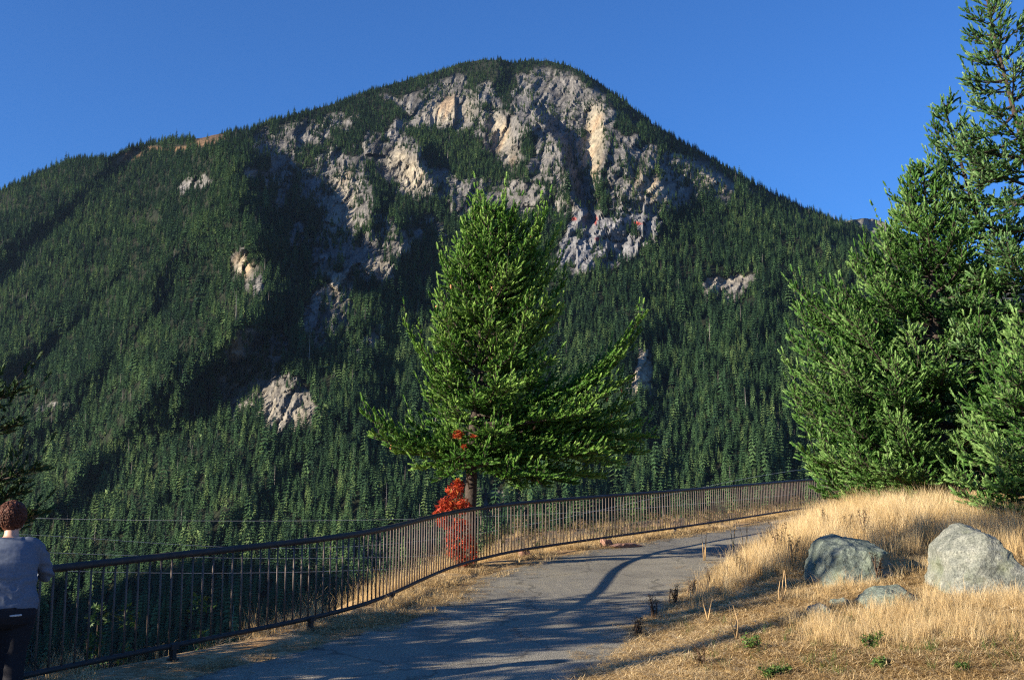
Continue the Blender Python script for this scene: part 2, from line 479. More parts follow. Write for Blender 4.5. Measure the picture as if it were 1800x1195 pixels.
# far rocky knob beyond the right shoulder
def build_far_hill():
    us = np.linspace(1380, 2100, 181); ts = np.linspace(0, 1, 50)
    top = np.interp(us, [1380, 1470, 1490, 1515, 1535, 1555, 1572, 1590, 1640, 1750, 2100], [420, 395, 388, 384, 384, 390, 400, 418, 440, 480, 640]) + 1.5 * fbm(us / 9, us * 0, 2, 3)
    U = np.broadcast_to(us, (50, 181)).copy(); Vv = 640 + (top - 640)[None] * ts[:, None]
    _, m = pix_ray(U, Vv)
    Y = 5200 + 900 * ts[:, None] - 420 * ridged(U / 26, Vv / 30, 3.0, 4) * .3 - 160 * fbm(U / 60, Vv / 50, 1.0, 3)
    pts = at(U, Vv, Y)
    n1 = fbm(U / 12, Vv / 8, 1.0, 4); k = np.clip(.5 + 1.4 * n1, 0, 1)[..., None]
    col = np.array([.04, .045, .03]) + (np.array([.20, .19, .17]) - np.array([.04, .045, .03])) * k
    back = pts[-1].copy(); back[:, 1] += 900; back[:, 2] -= 500
    base = pts[0].copy(); base[:, 2] -= 900
    Pn = np.concatenate([base[None], pts, back[None]]); Cn = np.concatenate([col[:1], col, col[-1:]])
    C4 = np.concatenate([Cn, np.ones(Cn.shape[:2] + (1,))], -1).reshape(-1, 4)
    o = link('hill', np_mesh('hill', Pn.reshape(-1, 3), grid_faces(*Pn.shape[:2]), m_mtn, True, {'ground_colour': ('FLOAT_COLOR', C4)}))
    tag(o, 'small far rocky knob beyond the right shoulder of the mountain', 'hill', None, 'structure')
build_far_hill()

# hill added out of view at the left to shade the valley foot
def build_shade_ridge():
    yy = np.linspace(-1500, 1500, 121); w = np.linspace(-1, 1, 25)
    crest = np.interp(yy, [-1500, -400, 300, 527, 819, 1200, 1500], [480, 590, 590, 560, 455, 240, 60]) + 26 * fbm(yy / 160, yy * 0, 3.0, 4)
    X = -2200 + w[None] * 900 + 60 * fbm(yy / 400, yy * 0, 5.0, 2)[:, None]
    Z = -226 + (crest + 226)[:, None] * (1 - np.abs(w[None])) ** .9 + 14 * fbm(X / 120, yy[:, None] / 120, 2.0, 3) * (1 - np.abs(w[None]))
    Pn = np.stack([X, np.broadcast_to(yy[:, None], X.shape), Z], -1)
    C4 = np.tile(np.array([.022, .034, .016, 1.0]), (X.size, 1))
    o = link('ridge', np_mesh('ridge', Pn.reshape(-1, 3), grid_faces(*X.shape), m_mtn, True, {'ground_colour': ('FLOAT_COLOR', C4)}))
    tag(o, 'unseen dark hill added on the left to shade the valley', 'ridge', None, 'structure')
build_shade_ridge()

# ------------------------------------------------------------------ conifer forest on the slopes
def needle_material(name, dark, mid, light, inst=True, transl=.25):
    m, nt, b, new, L = material(name)
    a = new('ShaderNodeAttribute'); a.attribute_name = 'tint'
    a.attribute_type = 'INSTANCER' if inst else 'GEOMETRY'
    r = ramp_node(new, L, a.outputs['Fac'], [(0.0, dark), (.5, mid), (1.0, light)])
    L(r.outputs['Color'], b.inputs['Base Color'])
    b.inputs['Roughness'].default_value = .7 if inst else .6
    b.inputs['Specular IOR Level'].default_value = .15 if inst else .22
    if transl:
        t = new('ShaderNodeBsdfTranslucent'); L(r.outputs['Color'], t.inputs['Color'])
        ms = new('ShaderNodeMixShader'); ms.inputs[0].default_value = transl
        out = nt.nodes['Material Output']
        L(b.outputs[0], ms.inputs[1]); L(t.outputs[0], ms.inputs[2]); L(ms.outputs[0], out.inputs['Surface'])
    return m

m_forest = needle_material('forest_needles', (.018, .044, .023), (.047, .100, .037), (.120, .180, .060), True, .15)
m_snag, _, b_, _, _ = material('dead_wood'); b_.inputs['Base Color'].default_value = (.20, .18, .16, 1); b_.inputs['Roughness'].default_value = .9

def conifer_mesh(name, seed, tiers=10, rad=.15, taper=1.0):
    g = np.random.default_rng(seed)
    V, T = [], []
    def add(vs, fs):
        o = len(V); V.extend(vs); T.extend([[i + o for i in f] for f in fs])
    add([(.012 * math.cos(a), .012 * math.sin(a), -.06) for a in (0, 2.1, 4.2)] + [(0, 0, .97)], [(0, 1, 3), (1, 2, 3), (2, 0, 3)])
    for i in range(tiers):
        f = i / (tiers - 1)
        zt = .10 + .90 * f ** .92 + .03
        r = rad * (1 - f) ** (.80 * taper) + .012
        n = int(g.integers(7, 10))
        vs = [(g.normal() * .004, g.normal() * .004, min(zt + .07 * (1 - f) + .01, 1.0))]
        ph = g.random() * 6.28
        for k in range(n):
            a = ph + k * 6.283 / n + g.normal() * .12
            rr = r * g.uniform(.62, 1.18); dz = -.055 * g.uniform(.5, 1.4) * (1.2 - f)
            vs.append((rr * math.cos(a), rr * math.sin(a), zt + dz))
            a2 = a + 3.1416 / n; r2 = rr * g.uniform(.52, .78)
            vs.append((r2 * math.cos(a2), r2 * math.sin(a2), zt + .01))
        fs = []
        m = 2 * n
        for k in range(m): fs.append((0, 1 + k, 1 + (k + 1) % m))
        add(vs, fs)
    V = np.array(V); V[:, 2] = np.minimum(V[:, 2], 1.0)
    return np_mesh(name, V, np.array(T), m_forest, False)

def snag_mesh():
    g = np.random.default_rng(5)
    pts = np.array([(0, 0, -.05), (.01, 0, .5), (0, .01, 1.0)])
    V, Q, T = tube_arrays(pts, [.014, .010, .003], 4)
    Ft = [np.vstack([Q[:, [0, 1, 2]], Q[:, [0, 2, 3]], T])]; Vs = [V]; n = len(V)
    for k in range(9):
        z = .35 + .065 * k; a = g.random() * 6.28; l = .09 * (1.1 - z)
        V, Q, T = tube_arrays(np.array([(0, 0, z), (l * math.cos(a), l * math.sin(a), z + .02)]), [.005, .002], 3)
        Ft.append(np.vstack([Q[:, [0, 1, 2]], Q[:, [0, 2, 3]], T]) + n); Vs.append(V); n += len(V)
    return np_mesh('dead_conifer', np.vstack(Vs), np.vstack(Ft), m_snag)

def leafy_mesh():
    g = np.random.default_rng(9)
    V, T = [], []
    for k in range(110):
        d = g.normal(size=3); d /= np.linalg.norm(d); c = d * g.uniform(.6, 1.0) * np.array([.28, .28, .42]) + np.array([0, 0, .5])
        a, b = g.normal(size=3) * .11, g.normal(size=3) * .11
        o = len(V); V += [c - a, c + a, c + b]; T.append((o, o + 1, o + 2))
    return np_mesh('broadleaf_tree', np.array(V), np.array(T), m_forest)

con_me = [conifer_mesh('conifer', 100 + i, [9, 10, 11, 12, 10, 9][i], [.22, .20, .175, .16, .235, .185][i], [1, 1, .9, .85, 1.1, 1.2][i]) for i in range(6)]
con_me += [snag_mesh(), leafy_mesh()]

def plant_forest():
    us, vs = [], []
    def sample(n, u0, u1, v0, v1):
        us.append(rng.uniform(u0, u1, n)); vs.append(rng.uniform(v0, v1, n))
    sample(40000, -60, 1860, 640, 1180)
    sample(70000, -60, 1860, 400, 660)
    sample(110000, -60, 1860, 95, 420)
    u = np.concatenate(us); v = np.concatenate(vs)
    ok = v > skyline(u) + 1
    u, v = u[ok], v[ok]
    # a dense row along the skyline
    n = 1500
    u2 = rng.uniform(-40, 1760, n); v2 = skyline(u2) + rng.uniform(1.0, 7.0, n)
    u = np.concatenate([u, u2]); v = np.concatenate([v, v2])
    y = slope_depth(u, v)
    lean = (slope_depth(u, v - 8) - slope_depth(u, v + 4)) / 12.0          # how fast the ground recedes upwards
    y = y - np.clip((1.0 - lean) * 12, 0, 90)
    p = at(u, v, y)
    elev = p[:, 2]
    H = np.interp(elev, [-150, 100, 500, 1000, 1500], [29, 27, 24, 19, 14]) * np.exp(rng.normal(0, .30, len(u)))
    hp = H / y * F
    w = .30 * hp
    lam = 1.55 / (w * w * .85)
    have = np.where(v > 640, 40000 / (1920 * 540), np.where(v > 420, 70000 / (1920 * 260), 110000 / (1920 * 325)))
    prob = np.clip(lam / have, 0, 1)
    k = rockmask(u, v)
    _, mead, red = albedo(u, v)
    clump = fbm(u / 30, v / 24, 11.0, 3)
    thin = np.clip(np.maximum(1 - k, .12 * (clump > .1)) * (1 - .95 * np.clip(mead, 0, 1)) * (1 - np.clip(red, 0, 1)), 0, 1)
    ledge = fbm(u / 26 + .3 * v / 26, v / 7, 17.0, 3)
    thin = np.where(k > .4, np.clip(.07 + 2.4 * np.clip(ledge - .03, 0, 1) + 1.2 * np.clip(clump - .08, 0, 1), 0, .85) * np.clip(1.15 - 1.1 * warm_zone(u, v), 0, 1), thin) * (1 - np.clip(red, 0, 1))
    fan = np.clip(np.maximum(blob(u, v, 1085, 425, 90, 40, -28), blob(u, v, 1012, 415, 22, 76, 24)) * 4, 0, 1)
    thin = thin * (1 - .92 * fan * (clump < .12))
    prob *= thin * np.clip(1.0 + 1.0 * clump, .18, 1.25)
    keep = rng.random(len(u)) < prob
    u, v, p, H, hp, k, y = u[keep], v[keep], p[keep], H[keep], hp[keep], k[keep], y[keep]
    H = np.where(k > .4, H * .7, H)
    n = len(u)
    idx = rng.integers(0, 6, n)
    tint = np.clip(.40 + .50 * fbm(u / 50, v / 50, 20.0, 3) + rng.normal(0, .27, n), 0, 1)
    dead = (rng.random(n) < .012) | ((rng.random(n) < .10) & (v < skyline(u) + 14) & (u > 1380) & (u < 1500))
    idx[dead] = 6
    leaf = (rng.random(n) < .30) & ((blob(u, v, 190, 870, 26, 18) > 0) | (blob(u, v, 260, 830, 24, 12) > 0)) | (rng.random(n) < .006) & (v > 600)
    idx[leaf] = 7; tint[leaf] = 1.0; H[leaf] *= .6
    rot = np.stack([rng.normal(0, .03, n), rng.normal(0, .03, n), rng.uniform(0, 6.28, n)], -1)
    wd = H * rng.uniform(.85, 1.25, n)
    scl = np.stack([wd, wd, H], -1)
    # the 300 largest that stand in open view become trees of their own
    vis = (u > 30) & (u < 1380) & (v - hp > 560) & (v < 905) & (idx < 6) & ~((u > 640) & (u < 1140) & (v < 860)) & (v < np.interp(u, [100, 600, 830, 1200, 1400], [990, 945, 905, 862, 838]))
    order = np.where(vis)[0][np.argsort(-(H[vis] / y[vis]))][:300]
    single = np.zeros(n, bool); single[order] = True
    for i in order:
        o = bpy.data.objects.new('conifer', con_me[idx[i]])
        o.location = p[i]; o.rotation_euler = rot[i]; o.scale = scl[i]
        o['tint'] = float(tint[i])
        tag(o, 'tall dark green conifer in the forest at the foot of the mountain', 'conifer', 'conifers in the valley forest')
        COL.objects.link(o)
    s = ~single
    protos = [bpy.data.objects.new('forest_tree_%s' % 'abcdefgh'[i], me) for i, me in enumerate(con_me)]
    scatter('forest', p[s], rot[s], scl[s], idx[s], tint[s], protos, 'dense dark conifer forest covering the mountain slopes', 'forest')
    print('forest trees', n)
plant_forest()

# ------------------------------------------------------------------ haze
def box_mesh(name, lo, hi, mat=None):
    v = np.array([(x, y, z) for z in (lo[2], hi[2]) for y in (lo[1], hi[1]) for x in (lo[0], hi[0])], float)
    f = np.array([(0, 2, 3, 1), (4, 5, 7, 6), (0, 1, 5, 4), (2, 6, 7, 3), (0, 4, 6, 2), (1, 3, 7, 5)])
    return np_mesh(name, v, f, mat)
# ------------------------------------------------------------------ near ground: walkway, bank, drop beyond the railing
def path_z(y):
    y = np.asarray(y, float)
    return np.where(y > 9, -.5 + .046 * y, -.086 + .020 * (y - 9))

def on_path(u, v):
    """Where the ray through a photograph pixel meets the walkway's plane."""
    a, m = pix_ray(u, v)
    y = 2.15 / (.046 - m)
    return np.array([a * y, y, -.5 + .046 * y])

RAIL_PX = [(100, 1203), (250, 1171), (400, 1140), (500, 1119), (600, 1096), (650, 1079), (690, 1062), (740, 1036), (790, 1013), (830, 1000), (900, 982), (1000, 966), (1100, 951), (1200, 936), (1300, 920), (1400, 903)]
_r = np.array([on_path(u, v) for u, v in RAIL_PX])
RAIL_XY = np.vstack([[(-16, -14), (-11.5, -4), (-8.6, 2), (-6.6, 5.5)], _r[:, :2], [(14, 41.5), (22, 47), (36, 54)]])
_yy = np.linspace(-14, 54, 341)
_xx = np.interp(_yy, RAIL_XY[:, 1], RAIL_XY[:, 0])
for _ in range(3):
    _p = np.pad(_xx, 2, mode='edge'); _xx2 = sum(_p[i:i + len(_xx)] for i in range(5)) / 5
    _xx = np.where((_yy > -12) & (_yy < 52), _xx2, _xx)
def rail_x(y): return np.interp(y, _yy, _xx)

EDGE = np.array([(-14, -2.6), (0, -1.3), (5, -.35), (9, .48), (10.7, .95), (12.7, 1.5), (16.9, 2.8), (20, 3.95), (23.6, 5.4), (27, 7.3), (30, 9.6), (34, 13.0), (41, 19), (54, 42)])
def edge_x(y): return np.interp(y, EDGE[:, 0], EDGE[:, 1]) + .10 * np.asarray(vnoise(np.asarray(y) * .9, 3.3)) + .05 * np.asarray(vnoise(np.asarray(y) * 3.1, 1.3))

def ground_z(x, y, fine=True):
    x, y = np.broadcast_arrays(np.asarray(x, float), np.asarray(y, float))
    base = path_z(np.minimum(y, 60))
    # bank on the right
    s = np.clip(x - edge_x(y), 0, None)
    k = np.interp(y, [-10, 6, 9, 12, 13.4, 17, 20, 26, 34, 50], [.25, .25, .32, .56, .60, .98, 1.22, 1.42, 1.5, 1.5])
    z = base + k * (1 - np.exp(-(s / 1.75) ** 1.35)) - .02 * sstep(0, .3, s)
    if fine: z = z + sstep(.1, .8, s) * (.05 * fbm(x * .9, y * .9, 2.0, 3) + .016 * fbm(x * 4, y * 4, 5.0, 3))
    # outside the railing the hill drops away
    o = np.clip((rail_x(y) - x) * .86 - .15, 0, None)
    d = base - .12 * np.minimum(o, .3) - (.62 - .30 * sstep(17, 19, y) * (1 - sstep(22, 26, y)) * (1 - sstep(1.2, 2.6, o))) * np.clip(o - .22, 0, None) - .004 * np.clip(o - 2, 0, 60) ** 2
    if fine: d = d + .12 * fbm(x * .5, y * .5, 7.0, 3) * sstep(0, 2, o)
    d = np.maximum(d, -215 + .02 * y)
    z = np.where(o > 0, d, z)
    z = np.maximum(z - .9 * np.clip(y - 57, 0, None) - .9 * np.clip(x - 70, 0, None), -215 + .02 * np.clip(y, -900, 1200))
    return z

def hill_z(x, y):
    kn = -3.3 + .058 * (y - 38) + .085 * (x - 2) - .8 * np.clip(-1.5 - x + .04 * (y - 60), 0, None) - .50 * np.clip(y - 82 - .1 * x, 0, None) - .6 * np.clip(44 - y, 0, None)
    return kn + .5 * fbm(x * .12, y * .12, 4.0, 4) + .18 * fbm(x * .7, y * .7, 3.0, 3)

m_gnd, nt, bsdf, new, L = material('dry_ground')
geo = new('ShaderNodeNewGeometry')
n1 = noise_node(new, L, geo.outputs['Position'], 1.3, 6, .65)
n2 = noise_node(new, L, geo.outputs['Position'], 14, 6, .7)
n3 = noise_node(new, L, geo.outputs['Position'], 90, 3, .6)
ca = ramp_node(new, L, n2.outputs['Fac'], [(.30, (.20, .130, .066)), (.48, (.40, .285, .150)), (.66, (.58, .45, .27))])
cb = ramp_node(new, L, n1.outputs['Fac'], [(.34, (.75, .62, .52)), (.55, (1, 1, 1)), (.75, (1.08, 1.05, .95))])
cc = mix_rgb(new, L, ca.outputs['Color'], cb.outputs['Color'], 1.0, 'MULTIPLY')
cd_ = ramp_node(new, L, n3.outputs['Fac'], [(.35, (.6, .6, .6)), (.62, (1.2, 1.2, 1.2))])
ce = mix_rgb(new, L, cc, cd_.outputs['Color'], .8, 'MULTIPLY')
L(ce, bsdf.inputs['Base Color']); bsdf.inputs['Roughness'].default_value = .95; bsdf.inputs['Specular IOR Level'].default_value = .1
bp = new('ShaderNodeBump'); bp.inputs['Strength'].default_value = .8; bp.inputs['Distance'].default_value = .03
L(n2.outputs['Fac'], bp.inputs['Height']); L(bp.outputs['Normal'], bsdf.inputs['Normal'])

def spaced(lo, hi, step, far_lo, far_hi, n):
    core = np.arange(lo, hi, step)
    a = lo - np.geomspace(step, lo - far_lo, n)[::-1]; b = hi + np.geomspace(step, far_hi - hi, n)
    return np.concatenate([a, core, b])
gx = spaced(-9, 13, .16, -900, 900, 40); gy = spaced(3, 42, .18, -500, 1150, 60)
GX, GY = np.meshgrid(gx, gy)
GZ = ground_z(GX, GY)
# the walkway's bed lies under its own paving
bed = (GX > rail_x(GY) + .75) & (GX < edge_x(GY) - .1)
GZ = np.where(bed, GZ - .03, GZ)
ground = link('ground', np_mesh('ground', np.stack([GX, GY, GZ], -1).reshape(-1, 3), grid_faces(*GX.shape), m_gnd, True))
tag(ground, 'dry grassy ground of the overlook and the slope below it', 'ground', None, 'structure')
vf = np.array([(-4300, -1700, -228), (4300, -1700, -228), (4300, 6900, -228), (-4300, 6900, -228)], float)
valley = link('valley_floor', np_mesh('valley_floor', vf, np.array([(0, 1, 2, 3)]), m_mtn))
valley.data.attributes.new('ground_colour', 'FLOAT_COLOR', 'POINT').data.foreach_set('color', np.tile(np.array([.03, .04, .02, 1], np.float32), 4))
tag(valley, 'dark valley floor far below the overlook', 'valley', None, 'structure')

m_hill, nt, bsdf, new, L = material('brushy_ground')
geo = new('ShaderNodeNewGeometry')
n1 = noise_node(new, L, geo.outputs['Position'], .5, 6, .7)
n2 = noise_node(new, L, geo.outputs['Position'], 4, 5, .7)
ca = ramp_node(new, L, n1.outputs['Fac'], [(.34, (.028, .036, .014)), (.48, (.070, .058, .030)), (.62, (.15, .095, .060)), (.76, (.24, .15, .10))])
cb = ramp_node(new, L, n2.outputs['Fac'], [(.32, (.45, .45, .45)), (.62, (1.25, 1.2, 1.15))])
L(mix_rgb(new, L, ca.outputs['Color'], cb.outputs['Color'], .9, 'MULTIPLY'), bsdf.inputs['Base Color']); bsdf.inputs['Roughness'].default_value = .95
bp = new('ShaderNodeBump'); bp.inputs['Strength'].default_value = 1; bp.inputs['Distance'].default_value = .2
L(n2.outputs['Fac'], bp.inputs['Height']); L(bp.outputs['Normal'], bsdf.inputs['Normal'])
HX, HY = np.meshgrid(np.linspace(-60, 70, 130), np.linspace(24, 150, 110))
HZ_ = np.maximum(hill_z(HX, HY), -120)
HZ_ = np.where(HX > rail_x(HY) - 6, np.minimum(HZ_, -12), HZ_)
hillside = link('hillside', np_mesh('hillside', np.stack([HX, HY, HZ_], -1).reshape(-1, 3), grid_faces(*HX.shape), m_hill, True))
tag(hillside, 'brushy brown hillside across the hollow beyond the far railing', 'hillside', None, 'structure')

# walkway paving
m_asph, nt, bsdf, new, L = material('asphalt')
geo = new('ShaderNodeNewGeometry')
a1 = noise_node(new, L, geo.outputs['Position'], 70, 3, .75)
a2 = noise_node(new, L, geo.outputs['Position'], .9, 5, .6)
vo = new('ShaderNodeTexVoronoi'); vo.inputs['Scale'].default_value = 95; L(geo.outputs['Position'], vo.inputs['Vector'])
c0 = ramp_node(new, L, vo.outputs['Color'], [(.10, (.155, .144, .112)), (.55, (.255, .236, .184)), (.90, (.38, .35, .27))])
c1 = ramp_node(new, L, a2.outputs['Fac'], [(.30, (.66, .66, .68)), (.52, (1, 1, 1)), (.72, (1.2, 1.15, 1.04))])
c2 = mix_rgb(new, L, c0.outputs['Color'], c1.outputs['Color'], 1.0, 'MULTIPLY')
c3 = ramp_node(new, L, a1.outputs['Fac'], [(.35, (.72, .72, .72)), (.60, (1.12, 1.12, 1.12))])
c4 = mix_rgb(new, L, c2, c3.outputs['Color'], .8, 'MULTIPLY')
# cracks
wv = new('ShaderNodeTexVoronoi'); wv.feature = 'DISTANCE_TO_EDGE'; wv.inputs['Scale'].default_value = .42
wn_ = noise_node(new, L, geo.outputs['Position'], 2.2, 4, .6)
vm = new('ShaderNodeVectorMath'); vm.operation = 'MULTIPLY_ADD'; L(wn_.outputs['Color'], vm.inputs[0]); vm.inputs[1].default_value = (.9, .9, 0); L(geo.outputs['Position'], vm.inputs[2]); L(vm.outputs[0], wv.inputs['Vector'])
cr = ramp_node(new, L, wv.outputs['Distance'], [(.0, (.35, .35, .35)), (.016, (1, 1, 1))])
c5 = mix_rgb(new, L, c4, cr.outputs['Color'], .75, 'MULTIPLY')
L(c5, bsdf.inputs['Base Color']); bsdf.inputs['Roughness'].default_value = .88; bsdf.inputs['Specular IOR Level'].default_value = .22
bp = new('ShaderNodeBump'); bp.inputs['Strength'].default_value = .6; bp.inputs['Distance'].default_value = .008
L(vo.outputs['Distance'], bp.inputs['Height']); L(bp.outputs['Normal'], bsdf.inputs['Normal'])

py = np.concatenate([np.arange(-13, 6, .5), np.arange(6, 46, .16)])
pw = np.linspace(0, 1, 41)
li = rail_x(py) + np.interp(py, [0, 10, 14, 18, 24, 30, 45], [1.0, 1.0, .60, .50, .50, .5, .5]) + .10 * vnoise(py * 1.3, 8.8) + .05 * vnoise(py * 4.1, 2.2)
ri = edge_x(py) + .12
PX = li[:, None] + (ri - li)[:, None] * pw[None]
PY = np.broadcast_to(py[:, None], PX.shape)
PZ = path_z(PY) + .012 * fbm(PX * .5, PY * .5, 1.0, 3) * np.minimum(1, 8 * np.minimum(pw, 1 - pw))[None] + .004
PZ[:, 0] -= .06; PZ[:, -1] -= .06
path = link('path', np_mesh('path', np.stack([PX, PY, PZ], -1).reshape(-1, 3), grid_faces(*PX.shape), m_asph, True))
tag(path, 'grey asphalt walkway curving along the iron railing', 'path', None, 'structure')
# corner of another paved edge at the lower right
kx = np.linspace(0, 1, 9)
c0p, c1p = P(1752, 1196, 8.9), P(1830, 1178, 9.2)
K = []
for t in np.linspace(-.3, 6, 22):
    q = c0p + (c1p - c0p) * t
    for d, h in ((0, -.10), (.0, .035), (.03, .05), (.6, .05), (1.2, .04)):
        K.append((q[0] + d * .25, q[1] - d, ground_z(q[0], q[1], False) + h))
kerb = link('kerb', np_mesh('kerb', np.array(K), grid_faces(22, 5), m_asph, True))
tag(kerb, 'grey paved edge beside the dry grass in the near corner', 'kerb', None, 'structure')
# ------------------------------------------------------------------ near fir trees
m_bark, nt, bsdf, new, L = material('fir_bark')
geo = new('ShaderNodeTexCoord')
n1 = noise_node(new, L, geo.outputs['Object'], 22, 5, .7)
r1 = ramp_node(new, L, n1.outputs['Fac'], [(.3, (.024, .018, .014)), (.55, (.055, .040, .031)), (.75, (.12, .095, .078))])
L(r1.outputs['Color'], bsdf.inputs['Base Color']); bsdf.inputs['Roughness'].default_value = .95
bp = new('ShaderNodeBump'); bp.inputs['Strength'].default_value = 1; bp.inputs['Distance'].default_value = .02
L(n1.outputs['Fac'], bp.inputs['Height']); L(bp.outputs['Normal'], bsdf.inputs['Normal'])
m_green = needle_material('fir_needles', (.014, .050, .007), (.060, .160, .018), (.235, .375, .080), False, .26)
m_silver = needle_material('fir_needles_silvery', (.016, .050, .014), (.058, .145, .034), (.225, .345, .15), False, .26)
m_mid = needle_material('fir_needles_fresh', (.014, .050, .010), (.058, .152, .025), (.225, .360, .110), False, .26)
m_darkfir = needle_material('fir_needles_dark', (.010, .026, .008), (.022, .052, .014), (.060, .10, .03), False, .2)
m_cone, _, b_, _, _ = material('fir_cone_scales'); b_.inputs['Base Color'].default_value = (.36, .17, .065, 1); b_.inputs['Roughness'].default_value = .8

def shoot_template(n=10, sides=4):
    """A needle-clad shoot: a spindle of packed needles with a ragged fringe of single ones."""
    V, T, W_ = [], [], []
    prof = [(-.03, .16), (.22, .66), (.72, .58), (1.0, .0)]
    ring = []
    for x, r in prof[:-1]:
        o = len(V)
        for k in range(sides):
            a = k * 2 * math.pi / sides + x * 1.3
            V.append((x, r * math.cos(a), r * math.sin(a))); W_.append(max(0, x) * .85)
        ring.append(o)
    tip = len(V); V.append((1.0, 0, 0)); W_.append(1.0)
    for q in range(len(ring) - 1):
        for k in range(sides):
            a0, a1 = ring[q] + k, ring[q] + (k + 1) % sides
            b0, b1 = ring[q + 1] + k, ring[q + 1] + (k + 1) % sides
            T += [(a0, b0, b1), (a0, b1, a1)]
    for k in range(sides): T.append((ring[-1] + k, tip, ring[-1] + (k + 1) % sides))
    for i in range(n):
        x = .02 + i / max(1, n - 1) * .80
        a = i * 2.39996
        c, s = math.cos(a), math.sin(a)
        o = len(V)
        V += [(x - .07, .4 * c - .2 * s, .4 * s + .2 * c), (x + .03, .4 * c + .2 * s, .4 * s - .2 * c), (x + .17, 1.12 * c, 1.12 * s)]
        T.append((o, o + 1, o + 2)); W_ += [x * .8, x * .8, x * .8 + .15]
    return np.array(V), np.array(T), np.clip(np.array(W_), 0, 1)
SH_V, SH_T, SH_W = shoot_template(9, 3)
SH2_V, SH2_T, SH2_W = shoot_template(5, 3)

def shoots_mesh(name, O, D, Ln, Wd, tint, mat, light=False):
    """Needle sprays: origin, direction, length and width of each shoot."""
    tv, tt, tw = (SH2_V, SH2_T, SH2_W) if light else (SH_V, SH_T, SH_W)
    g = np.random.default_rng(3)
    D = D / np.linalg.norm(D, axis=1, keepdims=True)
    ref = g.normal(size=D.shape)
    A = np.cross(D, ref); A /= np.linalg.norm(A, axis=1, keepdims=True) + 1e-9
    B = np.cross(D, A)
    V = O[:, None] + Ln[:, None, None] * tv[None, :, 0:1] * D[:, None] + Wd[:, None, None] * (tv[None, :, 1:2] * A[:, None] + tv[None, :, 2:3] * B[:, None])
    n, m = len(O), len(tv)
    Fc = (np.arange(n) * m)[:, None, None] + tt[None]
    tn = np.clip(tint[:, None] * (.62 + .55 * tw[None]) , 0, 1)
    return np_mesh(name, V.reshape(-1, 3), Fc.reshape(-1, 3), mat, False, {'tint': ('FLOAT', tn.reshape(-1))})

def bez(p0, p1, p2, n=10):
    t = np.linspace(0, 1, n)[:, None]
    return (1 - t) ** 2 * p0 + 2 * t * (1 - t) * p1 + t * t * p2

